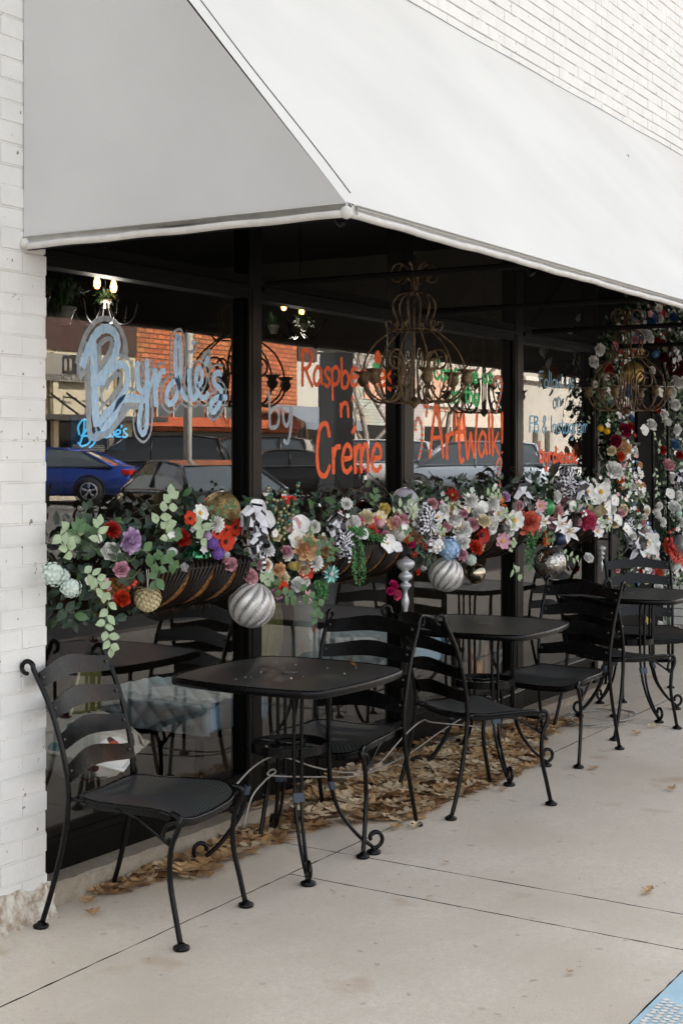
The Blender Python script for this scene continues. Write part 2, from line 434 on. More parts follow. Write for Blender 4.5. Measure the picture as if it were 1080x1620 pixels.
# alcove ceiling and door wall
al = MB(); al.box(9.12, 12.29, .0, .62, 2.9, 3.11); al.box(9.12, 9.22, .0, .6, 0, 2.9); al.box(9.22, 12.29, .55, .62, 0, .25); al.box(9.22, 12.29, .55, .62, 2.2, 2.9)
al.box(9.22, 9.34, .54, .62, .25, 2.2); al.box(10.42, 10.50, .54, .62, .25, 2.2); al.box(11.6, 12.29, .54, .62, .25, 2.2)
bpart(al, 'entry_frame', frame_m)
def glass_mat():
    m = bpy.data.materials.new('storefront_glass'); m.use_nodes = True; nt = m.node_tree
    for n in list(nt.nodes):
        if n.type != 'OUTPUT_MATERIAL': nt.nodes.remove(n)
    out = nt.nodes['Material Output']
    tr = nt.nodes.new('ShaderNodeBsdfTransparent'); tr.inputs[0].default_value = (.97, .985, .975, 1)
    gl = nt.nodes.new('ShaderNodeBsdfGlossy'); gl.inputs['Roughness'].default_value = 0.; gl.inputs[0].default_value = (1, .99, .97, 1)
    fr = nt.nodes.new('ShaderNodeFresnel'); fr.inputs['IOR'].default_value = GLASS_IOR
    geo = nt.nodes.new('ShaderNodeNewGeometry'); n = nt.nodes.new('ShaderNodeTexNoise'); n.inputs['Scale'].default_value = 1.3; n.inputs['Detail'].default_value = 1
    nt.links.new(geo.outputs['Position'], n.inputs['Vector'])
    bp = nt.nodes.new('ShaderNodeBump'); bp.inputs['Strength'].default_value = .05; bp.inputs['Distance'].default_value = .01
    nt.links.new(n.outputs['Fac'], bp.inputs['Height']); nt.links.new(bp.outputs['Normal'], gl.inputs['Normal'])
    mx = nt.nodes.new('ShaderNodeMixShader'); nt.links.new(fr.outputs[0], mx.inputs[0]); nt.links.new(tr.outputs[0], mx.inputs[1]); nt.links.new(gl.outputs[0], mx.inputs[2])
    nt.links.new(mx.outputs[0], out.inputs[0]); return m
GLASS_IOR = 1.9
glass = glass_mat()
# windows: four bays
bays = [(3.681, 5.044), (5.140, 6.402), (6.536, 7.808), (7.926, 9.10)]
ZB, ZT = .215, 2.265
for i, (a, b) in enumerate(bays):
    w = MB()
    kb_ = .085 * (1 - .62 * (a - 3.3) / 5.9)
    w.box(a, b, -.03, .03, .02, ZB - .03)                       # kick panel
    w.bbox(a, b, -.055, .03, ZB - .028, ZB + .008, .005)         # sill
    w.box(a, b, -.045, .03, ZT, ZT + .10)                        # transom bar
    w.bbox(a + .002, b - .002, -.060, -.046, ZT + .035, ZT + .06, .004)
    w.box(a, b, -.03, .03, 3.03, 3.119)
    w.box(a - .0, a + .022, -.022, .022, ZB + .009, ZT - .001); w.box(b - .022, b, -.022, .022, ZB + .009, ZT - .001)
    o = bpart(w, 'window', frame_m)
    p = MB(); p.poly([(a + .021, 0, ZB + .005), (b - .021, 0, ZB + .005), (b - .021, 0, ZT), (a + .021, 0, ZT)])
    bpart(p, 'pane', glass, o)
    p = MB(); p.poly([(a, 0, ZT + .1), (b, 0, ZT + .1), (b, 0, 3.03), (a, 0, 3.03)])
    bpart(p, 'transom_pane', glass, o)
mu = MB()
for a, b in ((5.044, 5.140), (6.402, 6.536), (7.808, 7.926), (9.10, 9.16)):
    mu.bbox(a + .0005, b - .0005, -.05, .04, .03, 3.118, .004)
    mu.box(a + .02, a + .03, -.053, -.0505, .3, 2.3)
bpart(mu, 'mullion', mat('bronze_mullion', '#0d0a08', .4, var=.3, vscale=7, spec=.18))
dr = MB(); dr.bbox(9.345, 10.415, .56, .61, .07, 2.195, .006)
door = bpart(dr, 'door', mat('black_door_paint', '#14110f', .35, var=.3, vscale=4))
dh = MB(); dh.tube(catmull([(10.16, .56, .95), (10.16, .50, .98), (10.16, .50, 1.22), (10.16, .56, 1.25)], 4), .011)
bpart(dh, 'handle', silver, door)
dr = MB(); dr.bbox(10.505, 11.595, .56, .61, .07, 2.195, .006)
door2 = bpart(dr, 'door', MC['black_door_paint'])
dh = MB(); dh.tube(catmull([(11.3, .56, 1.66), (11.3, .51, 1.67), (11.55, .51, 1.67), (11.55, .56, 1.66)], 4), .012)
bpart(dh, 'handle', silver, door2)

# ================================================================== AWNING
vinyl = mat('awning_vinyl', '#d8d6cf', .6, var=.09, vscale=1.3, bump=.12, bscale=300, detail=7)
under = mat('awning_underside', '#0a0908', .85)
AX0, AX1 = 3.564, 15.2; AYF = -1.43; AYW = -.153; AZB, AZF, AZW = 2.285, 2.328, 3.862
aw = empty('awning', (AX0, AYW, AZB), label='large sloped off white fabric awning over the shop windows', cat='awning')
def apart(mb, n, m, smooth=False):
    o = mb.build(n, m, aw, smooth); o.location = (-AX0, -AYW, -AZB); return o
a_ = MB()
def wob(x, t): return .006 * sin(x * 2.1) * sin(t * pi) + .004 * sin(x * 5.3 + 1) * sin(t * pi)
def slope(u, v):
    x = AX0 + u * (AX1 - AX0); y = AYF + v * (AYW - AYF); z = AZF + v * (AZW - AZF) - .012 * sin(v * pi) + wob(x, v)
    return (x, y, z)
a_.grid(slope, 90, 10)
canopy = apart(a_, 'canopy', vinyl, True)
a2 = MB()
def endp(u, v):
    y = AYF + v * (AYW - AYF); zt = AZF + v * (AZW - AZF) - .012 * sin(v * pi) + .0; z = AZB + .01 + u * (zt - AZB - .01)
    return (AX0 + .0 + .006 * sin(v * pi) * sin(u * pi), y, z)
a2.grid(endp, 8, 12)
apart(a2, 'end_panel', mat('awning_vinyl_shaded', '#c7c6c4', .6, var=.08, vscale=1.6, bump=.12, bscale=300, detail=7), True)  # greyer copy of the vinyl: the end's shade is put into its colour
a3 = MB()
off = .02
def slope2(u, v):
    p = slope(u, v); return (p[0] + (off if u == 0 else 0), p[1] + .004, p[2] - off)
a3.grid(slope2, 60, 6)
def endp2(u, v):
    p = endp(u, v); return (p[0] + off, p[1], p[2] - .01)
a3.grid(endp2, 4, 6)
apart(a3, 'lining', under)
hm = MB()
hm.bbox(AX0 - .004, AX1, AYF - .006, AYF + .001, AZB + .008, AZF + .003, .002); hm.bbox(AX0 - .006, AX0 - .001, AYF - .004, AYW, AZB + .008, AZF + .002, .002)
hp = [(AX0 + i * (AX1 - AX0) / 160, AYF - .005 + .002 * sin(i * .9), AZB + .012 + .0016 * sin(i * .53) + .0012 * sin(i * 1.7)) for i in range(161)]
hm.tube(hp, lambda t: .0115, 10)
hm.tube([(AX0 - .005, AYF + .01 + k * (AYW - AYF - .02) / 30, AZB + .012 + .0014 * sin(k * .8)) for k in range(31)], .0115, 10)
hm.sphere((AX0, AYF, AZB + .016), .019, 12, 8, sq=(1, 1, 1.05)); hm.sphere((AX0 - .002, AYW - .01, AZB + .02), .020, 12, 8)
hm.bbox(AX0 + .012, AX0 + .045, AYF - .016, AYF + .01, AZB + .006, AZB + .044, .006)
apart(hm, 'hem', mat('awning_hem', '#d0cdc5', .55, var=.12, vscale=22, bump=.1, bscale=80), True)
sm = MB()
def onslope(x, v, up=.002):
    p = slope((x - AX0) / (AX1 - AX0), v); return (p[0], p[1] - up * .7, p[2] + up)
sm.tube([onslope(AX0 + .085 + .005 * sin(k * .4), .03 + .97 * k / 40, .001) for k in range(41)], .0018, 5)
sm.tube([(AX0 + k * .2, AYW - .002, AZW + .004 + .003 * sin(k)) for k in range(58)], .0016, 5)
apart(sm, 'seam', mat('seam_thread', '#2a2825', .8))
seam2 = MB()
seam2.tube([(AX0 - .001 + .0015 * sin(k), AYF + .01 + k * (AYW - AYF - .02) / 40, AZB + .030 + .001 * sin(k * .8)) for k in range(41)], .0013, 4)
seam2.tube([(AX0 + .05 + i * (AX1 - AX0) / 160, AYF - .0065, AZB + .034 + .001 * sin(i * .53)) for i in range(160)], .0013, 4)
apart(seam2, 'stitch_line', mat('hem_stitch', '#c4c1ba', .8))
ab = MB()
for x in [AX0 + .06 + i * 1.4 for i in range(9)]:
    ab.tube([(x, AYF + .03, AZB + .03), (x, AYW - .0, AZB + .03)], .014, 6)
    ab.tube([(x, AYF + .05, AZF - .05), (x, AYW - .02, AZW - .1)], .014, 6)
ab.tube([(AX0 + .05, AYF + .04, AZB + .03), (AX1, AYF + .04, AZB + .03)], .016, 6)
apart(ab, 'frame_bar', mat('awning_frame_steel', '#100e0c', .7, var=.3, vscale=10, spec=.2))
lp = MB(); lp.lathe([(0, 0), (.03, .0), (.034, -.012), (.024, -.028), (0, -.03)], (4.62, -.75, 2.56), 14)
o = lp.build('soffit_light', mat('soffit_white', '#8d877c', .5)); tag(o, 'small round pale fitting under the awning corner', 'light fitting')

# ================================================================== FURNITURE
def mesh_metal(name, scale):
    m = bpy.data.materials.new(name); m.use_nodes = True; nt = m.node_tree; b = nt.nodes['Principled BSDF']
    tc = nt.nodes.new('ShaderNodeTexCoord'); mp = nt.nodes.new('ShaderNodeMapping'); mp.inputs['Rotation'].default_value = (0, 0, radians(45)); mp.inputs['Scale'].default_value = (scale * 1.3, scale, 0)
    nt.links.new(tc.outputs['Object'], mp.inputs[0])
    v = nt.nodes.new('ShaderNodeTexVoronoi'); v.inputs['Scale'].default_value = .8; v.inputs['Randomness'].default_value = 0; nt.links.new(mp.outputs[0], v.inputs['Vector'])
    r = nt.nodes.new('ShaderNodeValToRGB'); nt.links.new(v.outputs['Distance'], r.inputs['Fac'])
    r.color_ramp.elements[0].position = .30; r.color_ramp.elements[0].color = lin('#020202'); r.color_ramp.elements[1].position = .42; r.color_ramp.elements[1].color = lin('#545452')
    n = nt.nodes.new('ShaderNodeTexNoise'); n.inputs['Scale'].default_value = 6; nt.links.new(tc.outputs['Object'], n.inputs['Vector'])
    x = nt.nodes.new('ShaderNodeMix'); x.data_type = 'RGBA'; x.blend_type = 'MULTIPLY'; x.inputs[0].default_value = .5; nt.links.new(r.outputs[0], x.inputs[6]); nt.links.new(n.outputs['Color'], x.inputs[7])
    nt.links.new(x.outputs[2], b.inputs['Base Color']); b.inputs['Roughness'].default_value = .4; b.inputs['Specular IOR Level'].default_value = .25
    bp = nt.nodes.new('ShaderNodeBump'); bp.inputs['Strength'].default_value = .7; bp.inputs['Distance'].default_value = .002
    nt.links.new(r.outputs[0], bp.inputs['Height']); nt.links.new(bp.outputs[0], b.inputs['Normal'])
    return m
seat_mesh = mesh_metal('woven_steel_mesh', 74.)
top_mesh = mesh_metal('table_steel_mesh', 120.)

def make_chair():
    root = empty('patio_chair')
    # back posts with curled ends (one mesh each)
    for s in (-1, 1):
        m = MB()
        ctl = [(s * .225, -.300, .012), (s * .222, -.265, .12), (s * .214, -.225, .28), (s * .208, -.205, .44), (s * .212, -.222, .58), (s * .218, -.270, .74), (s * .222, -.335, .868)]
        pts = catmull(ctl, 5)
        c0 = pts[-1]; 
        curl = []
        r0 = .026
        cen = Vector((s * .223, -.335 - .024, .865))
        for k in range(1, 15):
            a = radians(10 + k * 19); rr = r0 * (1 - .022 * k)
            curl.append(cen + Vector((s * .0, rr * cos(a), rr * sin(a) + .004)))
        m.tube(pts + curl, lambda t: .0096 if t < .62 else .0096 - .0025 * (t - .62) / .38, 8, flat=1.0)
        m.lathe([(0, .0), (.024, .0), (.027, .004), (.026, .011), (.014, .017), (.011, .022)], (s * .225, -.303, 0), 12)
        m.build('back_post', black, root, True)
    for s in (-1, 1):
        m = MB()
        ctl = [(s * .235, .235, .012), (s * .232, .215, .10), (s * .226, .19, .22), (s * .226, .195, .32), (s * .228, .222, .385), (s * .222, .222, .418), (s * .214, .19, .428)]
        m.tube(catmull(ctl, 5), .0096, 8)
        m.lathe([(0, .0), (.025, .0), (.028, .004), (.027, .012), (.014, .018), (.011, .022)], (s * .235, .237, 0), 12)
        m.tube(catmull([(s * .226, .21, .405), (s * .224, .178, .392), (s * .224, .165, .36), (s * .224, .176, .335), (s * .224, .188, .35)], 4), .007, 6)
        m.tube([(s * .226, .196, .325), (s * .215, .06, .405), (s * .21, -.02, .425)], .0065, 6)
        m.build('front_leg', black, root, True)
    # slats
    for k, z in enumerate((.528, .632, .735, .838)):
        m = MB()
        tz = (z - .44) / .435
        yb = -.205 - .130 * tz ** 1.7; hw = .208 + .014 * tz
        def sl(u, v, z=z, yb=yb, hw=hw):
            x = -hw + 2 * hw * u; h = .030 + .003 * cos((u - .5) * 2 * pi); arch = .020 * (0.5 + .5 * cos((u - .5) * 2 * pi))
            bow = -.030 * (1 - (2 * u - 1) ** 2)
            zz = z + arch - .006 + h * (v - .5) * 2
            return (x, yb + .010 + bow + (zz - z) * -.30, zz)
        m.grid(sl, 18, 3)
        m.grid(lambda u, v: (lambda p: (p[0], p[1] - .003, p[2]))(sl(1 - u, v)), 18, 3)
        m.grid(lambda u, v: (lambda p: (p[0], p[1] - .003 * v, p[2]))(sl(u, 1)), 18, 1); m.grid(lambda u, v: (lambda p: (p[0], p[1] - .003 * (1 - v), p[2]))(sl(u, 0)), 18, 1)
        o = m.build('back_slat', black, root, True)
        rv = MB()
        for s in (-1, 1): rv = MB(); rv.sphere((s * (hw - .022), yb + .012 - .005, z), .0065, 8, 5, sq=(1, .6, 1)); rv.build('rivet', mat('worn_rivet_steel', '#56524d', .4, .6), o, True)
    # seat
    def outline(u):                                             # 0..1 around, saddle shaped
        a = 2 * pi * u; c, s_ = cos(a), sin(a); e = 2 / 5.5
        x = (abs(c) ** e) * (1 if c > 0 else -1); y = (abs(s_) ** e) * (1 if s_ > 0 else -1)
        w = .195 + (.235 - .195) * (y + 1) / 2
        return x * w, .012 + y * .212
    def sz(x, y): return .436 + .012 * (x / .22) ** 2 * .4 - .016 * (1 - (x / .24) ** 2) * .8 - (.035 * ((y - .12) / .1) ** 2 if y > .12 else 0) * .8 + .012 * max(0, (-y - .1) / .1)
    m = MB(); N = 44; rings = [0, .3, .6, .85, 1.]
    vs = []; fs_ = []
    for q, rr in enumerate(rings):
        for k in range(N):
            x, y = outline(k / N); x *= rr; y = .012 + (y - .012) * rr; vs.append((x, y, sz(x, y)))
    for q in range(len(rings) - 1):
        for k in range(N): k2 = (k + 1) % N; fs_.append((q * N + k, (q + 1) * N + k, (q + 1) * N + k2, q * N + k2))
    m.add(vs, fs_)
    o = m.build('seat', seat_mesh, root, True)
    m = MB()
    m.tube([(lambda p: (p[0], p[1], sz(p[0], p[1]) - .004))(outline(k / N)) for k in range(N)], .0075, 6, closed=True)
    for k in range(N):
        pass
    vs = []; 
    for k in range(N):
        x, y = outline(k / N); vs += [(x * 1.012, y, sz(x, y) - .002), (x * 1.008, y, sz(x, y) - .026)]
    m.add(vs, [(2 * k, 2 * k + 1, (2 * k + 3) % (2 * N), (2 * k + 2) % (2 * N)) for k in range(N)])
    for s in (-1, 1): m.tube([(s * .192, -.15, .432), (s * .209, -.206, .44)], .006, 6)
    m.tube([(-.209, -.206, .43), (.209, -.206, .43)], .006, 6)
    m.build('seat_frame', black, root, True)
    return root
def make_table():
    root = empty('patio_table')
    S = .665; B = .042; Z = .735; rc = .045
    pts = []
    for q in range(4):
        a = q * pi / 2; n = 16
        for i in range(n):
            t = -1 + 2 * (i + .5) / n; tt = max(-1, min(1, t))
            x = S / 2 * tt; y = -(S / 2 + B * (1 - tt * tt))
            pull = max(0, abs(tt) - .86) / .14; x *= 1 - .014 * pull; y += .005 * pull
            pts.append((x * cos(a) - y * sin(a), x * sin(a) + y * cos(a)))
    N = len(pts); hole = .022
    m = MB(); vs = []
    for f in (hole / .35, .5, .8, .965, 1.0):
        for x, y in pts:
            if f < .1:
                a = atan2(y, x); vs.append((hole * cos(a), hole * sin(a), Z - .0))
            else: vs.append((x * f, y * f, Z - (.005 if f == 1 else 0)))
    fs_ = []
    for q in range(4):
        for k in range(N): k2 = (k + 1) % N; fs_.append((q * N + k, (q + 1) * N + k, (q + 1) * N + k2, q * N + k2))
    m.add(vs, fs_); tp = m.build('tabletop', top_mesh, root)
    m = MB(); vs = []
    prof = [(.992, .003), (1.0, .0035), (1.010, -.003), (1.012, -.008), (1.010, -.024), (1.0, -.027)]
    for f, dz in prof:
        for x, y in pts: vs.append((x * f, y * f, Z + dz - .002))
    m.add(vs, [(q * N + k, (q + 1) * N + k, (q + 1) * N + (k + 1) % N, q * N + (k + 1) % N) for q in range(len(prof) - 1) for k in range(N)])
    m.build('rim', black, root, True)
    m = MB(); m.lathe([(.0, .0), (.021, .0), (.026, .003), (.030, .0035), (.031, .001)], (0, 0, Z), 20)
    m.build('hole_plug', mat('grey_plug', '#5d594f', .6, var=.2, vscale=40), tp, True)
    m = MB()                                                    # ring shelf
    zr0 = .43
    for r_, za, zb_ in ((.150, zr0, zr0 + .035),):
        n = 32; vs = []
        for k in range(n):
            a = 2 * pi * k / n
            for rr, zz in ((r_, za), (r_, zb_), (r_ - .004, zb_), (r_ - .004, za)): vs.append((rr * cos(a), rr * sin(a), zz))
        m.add(vs, [(4 * k + j, (4 * k + 4 + j) % (4 * n), (4 * k + 4 + (j + 1) % 4) % (4 * n), 4 * k + (j + 1) % 4) for k in range(n) for j in range(4)])
    for a in (0, pi / 2): m.box(-.146, .146, -.008, .008, zr0 + .018 + .003 * a, zr0 + .022 + .003 * a) if a == 0 else m.box(-.008, .008, -.146, .146, zr0 + .024, zr0 + .028)
    m.tube([(.06 * cos(2 * pi * k / 20), .06 * sin(2 * pi * k / 20), zr0 + .03) for k in range(20)], .005, 5, closed=True)
    m.build('ring_brace', black, root, False)
    for q in range(4):
        m = MB(); a = pi / 4 + q * pi / 2; ca, sa = cos(a), sin(a)
        def pt(r, z, off): return (r * ca - off * sa, r * sa + off * ca, z)
        for s in (-1, 1):
            ctl = [(.235, .700, .030), (.190, .695, .024), (.163, .665, .017), (.158, .55, .015), (.158, .40, .015), (.166, .29, .013), (.20, .18, .010), (.27, .085, .007), (.335, .030, .004)]
            m.tube(catmull([pt(r, z, s * of) for r, z, of in ctl], 5), .0075, 6)
        curl = [pt(.335 + .036 * sin(radians(t)) , .066 - .036 * cos(radians(t)) * 1.0 + 0, 0) for t in range(-20, 190, 20)]
        cen_r, cen_z = .345, .062; cu = []
        for k in range(13):
            t = radians(-110 + k * 26); rr = .040 * (1 - .05 * k); cu.append(pt(cen_r + rr * cos(t), cen_z + rr * sin(t), 0))
        m.tube(catmull(cu, 3), .0085, 7)
        m.lathe([(0, 0), (.026, 0), (.030, .004), (.029, .012), (.014, .019), (.008, .028)], pt(.342, 0, 0), 12)
        lg_ = m.build('leg', black, root, True)
        c = MB(); p = Vector(pt(.169, .285, 0)); 
        vs = []
        for dz in (-.016, .016):
            for dr, of in ((.010, -.021), (.010, .021), (-.010, .021), (-.010, -.021)): vs.append(pt(.168 + dr + (-.003 if dz > 0 else .006), .285 + dz, of))
        c.add(vs, [(0, 1, 2, 3), (7, 6, 5, 4), (0, 4, 5, 1), (1, 5, 6, 2), (2, 6, 7, 3), (3, 7, 4, 0)])
        c.build('clamp', mat('blue_grey_clamp', '#323d49', .5, .3), lg_)
    return root
chair0 = make_chair(); table0 = make_table()
# back-centre point of the rear feet and facing direction (degrees, where the sitter looks)
def place(o0, first, x, y, rz, label, cat, group, sc=None):
    o = o0 if first else copy_tree(o0)
    o.location = (x, y, 0); o.rotation_euler = (0, 0, rz); tag(o, label, cat, group)
    if sc: o.scale = sc
    return o
def chair_from_feet(first, rl, rr, face, label, sc=1.0):
    """rear feet midpoint + facing angle; local +Y is the facing direction, rear feet at y=-.30"""
    mx, my = (rl[0] + rr[0]) / 2, (rl[1] + rr[1]) / 2
    f = Vector((cos(radians(face)), sin(radians(face))))
    c = Vector((mx, my)) + f * .27
    place(chair0, first, c.x, c.y, radians(face - 90), label, 'chair', 'black iron ladder back patio chairs')
chair_from_feet(True, (3.585, -.285), (3.995, -.175), -81, 'black ladder back chair nearest the white brick pillar, facing the street')
chair_from_feet(False, (5.301, -.692), (5.34, -.250), -176, 'black ladder back chair at the right side of the nearest table, facing the brick pillar')
chair_from_feet(False, (5.551, -.782), (5.790, -.400), -29, 'black ladder back chair turned out toward the sidewalk beside the middle table')
chair_from_feet(False, (7.242, -.872), (7.34, -.44), 177, 'black ladder back chair pulled up to the right side of the middle table')
chair_from_feet(False, (7.52, -.775), (7.74, -.37), -20, 'black ladder back chair facing the farthest table, overlapped by the chair at the middle table')
chair_from_feet(False, (9.12, -.12), (9.355, -.50), -146, 'black ladder back chair farthest along, behind the farthest table by the entrance')
place(table0, True, 4.665, -.505, 0, 'nearest black square patio table with bowed sides and a brown leaf on top', 'table', 'black square iron patio tables')
place(table0, False, 6.475, -.475, radians(2), 'middle black square patio table between two chairs, under the silver ornaments', 'table', 'black square iron patio tables')
place(table0, False, 8.365, -.55, radians(6), 'farthest black square patio table near the flower covered entrance', 'table', 'black square iron patio tables')

# security cable
cab = mat('steel_cable', '#a9a7a2', .4, .55, var=.2, vscale=60)
def cable(pts, label):
    m = MB(); m.tube(catmull(pts, 6), .0036, 6); o = m.build('security_cable', cab, None, True); tag(o, label, 'cable', 'steel security cables')
cable([P(372, 1243, -.6), P(400, 1214, -.56), P(430, 1197, -.5), P(455, 1199, -.48), P(500, 1214, -.45), P(550, 1222, -.42), P(592, 1214, -.4), P(640, 1163, -.45), P(668, 1140, -.5), P(686, 1143, -.45), P(760, 1150, -.40)], 'pale steel cable looping from the nearest chair seat past the nearest table ring')
cable([P(385, 1310, -.4), P(398, 1262, -.42), P(418, 1236, -.44), P(430, 1226, -.45), P(436, 1221, -.45), P(432, 1217, -.45), P(425, 1221, -.45), P(430, 1227, -.45), P(500, 1229, -.42), P(570, 1226, -.40), P(640, 1196, -.38), P(700, 1155, -.36), P(760, 1120, -.35), P(840, 1085, -.35)], 'pale steel cable with a small eye loop running low behind the nearest table')
cable([P(812, 1095, -.3), P(870, 1062, -.3), P(930, 1040, -.3), P(960, 1020, -.35), P(985, 990, -.4)], 'short pale steel cable behind the middle table')
m_ = []
for k in range(70):
    a = k * .27; rr = .26 + .03 * sin(k * .9); m_.append((8.05 + rr * cos(a) * 1.1, -.48 + rr * sin(a) * .7, .008 + .0003 * k))
cable(m_, 'pale steel cable lying in loose coils on the concrete under the farthest table')

# ================================================================== CHANDELIERS
brz = mat('aged_bronze', '#7a6448', .36, .7, var=.7, vscale=30, bump=.5, bscale=220)
def make_chandelier():
    root = empty('hanging_chandelier')
    Zt = 0.
    def rz(pts, a): return [(p[0] * cos(a), p[0] * sin(a), p[1]) for p in pts]
    m = MB()
    m.tube([(0, 0, -.02), (0, 0, -.62)], .004, 6)
    m.lathe([(0, -.60), (.02, -.605), (.028, -.625), (.012, -.645), (0, -.655)], (0, 0, 0), 12)
    m.lathe([(0, .01), (.012, .0), (.016, -.03), (.01, -.06), (.014, -.1), (.006, -.13)], (0, 0, 0), 10)
    m.build('centre_stem', brz, root, True)
    for q in range(6):
        a = q * pi / 3 + .2
        m = MB()
        crown = [(.012, -.14), (.016, -.06), (.042, -.005), (.082, .004), (.108, -.030), (.100, -.068), (.074, -.078), (.058, -.058), (.070, -.042)]
        m.tube(rz(catmull([Vector((p[0], p[1], 0)) for p in crown], 5), a), .0042, 6)
        neck = [(.012, -.12), (.030, -.125), (.075, -.14), (.098, -.175), (.094, -.215), (.078, -.255), (.082, -.285), (.105, -.30), (.128, -.285), (.130, -.262), (.112, -.256), (.106, -.27)]
        m.tube(rz(catmull([Vector((p[0], p[1], 0)) for p in neck], 5), a), .0046, 6)
        m.build('crown_scroll', brz, root, True)
        m = MB()
        cage = [(.085, -.285), (.125, -.315), (.185, -.365), (.225, -.43), (.238, -.50), (.215, -.57), (.165, -.615), (.105, -.625), (.065, -.60), (.06, -.565), (.082, -.55), (.10, -.565)]
        m.tube(rz(catmull([Vector((p[0], p[1], 0)) for p in cage], 5), a + .0), .0047, 6)
        inner = [(.13, -.42), (.10, -.43), (.095, -.46), (.118, -.475), (.145, -.46), (.15, -.42), (.125, -.39), (.085, -.40), (.06, -.46), (.07, -.54), (.11, -.61), (.17, -.625), (.222, -.59), (.243, -.545)]
        m.tube(rz(catmull([Vector((p[0], p[1], 0)) for p in inner], 5), a + pi / 6), .0051, 6)
        m.build('arm', brz, root, True)
        b = a + pi / 6; c = (.245 * cos(b), .245 * sin(b), -.545)
        m = MB(); m.lathe([(0, -.01), (.010, -.005), (.024, .010), (.028, .028), (.020, .040), (.024, .050), (.040, .060), (.042, .064), (.026, .056), (.012, .050), (0, .05)], c, 12)
        m.build('candle_cup', brz, root, True)
    m = MB(); m.tube([(.075 * cos(2 * pi * k / 24), .075 * sin(2 * pi * k / 24), -.627) for k in range(24)], .004, 6, closed=True)
    m.tube([(.10 * cos(2 * pi * k / 24), .10 * sin(2 * pi * k / 24), -.298) for k in range(24)], .0035, 6, closed=True)
    m.build('hoop', brz, root, True)
    m = MB()
    z = .02
    while z < .98:
        f = int(z / .024) % 2
        m.tube([((.006 * cos(2 * pi * k / 8)) * (1 - f), (.006 * cos(2 * pi * k / 8)) * f, z + .015 * sin(2 * pi * k / 8)) for k in range(8)], .0016, 4, closed=True)
        z += .024
    m.build('chain', black, root)
    return root
ch1 = make_chandelier(); ch1.location = (5.714, -.494, 2.452)
tag(ch1, 'scrolled bronze chandelier hanging under the awning in front of the orange window lettering', 'chandelier', 'bronze outdoor chandeliers')
ch2 = copy_tree(ch1); ch2.location = (8.508, -.494, 2.485); ch2.rotation_euler = (0, 0, .35)
tag(ch2, 'scrolled bronze chandelier hanging in front of the flower covered entrance', 'chandelier')

# ================================================================== FLOWERS, LEAVES, ORNAMENTS
def petal(mb, ang, tilt, L, W, r0=.05, z0=0., curl=0., cup=.15, pointed=False, nu=4, ruff=0., mi=None):
    ca, sa = cos(ang), sin(ang); ph = U(0, 6)
    def fn(u, v):
        vv = v * 2 - 1
        prof = (sin(pi * (.13 + .72 * u)) ** .7) if not pointed else ((sin(pi * min(1, .12 + .88 * u)) ** .9) if u < 1 else 0.)
        t = tilt + curl * u
        ue = u if pointed else u * (1 - .16 * vv * vv * u)
        r = r0 + L * ue * cos(tilt + curl * u * .5); z = z0 + L * u * sin(tilt + curl * u * .5)
        lat = vv * W * .5 * prof
        bump_ = cup * vv * vv * L * .6 * prof + ruff * sin(ph + v * 7 + u * 5) * u
        r2 = r - bump_ * sin(t); z2 = z + bump_ * cos(t)
        return (r2 * ca - lat * sa, r2 * sa + lat * ca, z2)
    mb.grid(fn, nu, 5, mi)
FM = {}
def pet_mat(hexc, var=.18):
    return mat('petal_' + hexc.strip('#'), hexc, .62, var=var, vscale=55, spec=.25)
yel = mat('stamen_yellow', '#d8a838', .7); dkc = mat('flower_dark_centre', '#17151c', .6); grnc = mat('flower_green_centre', '#8fa05a', .7)
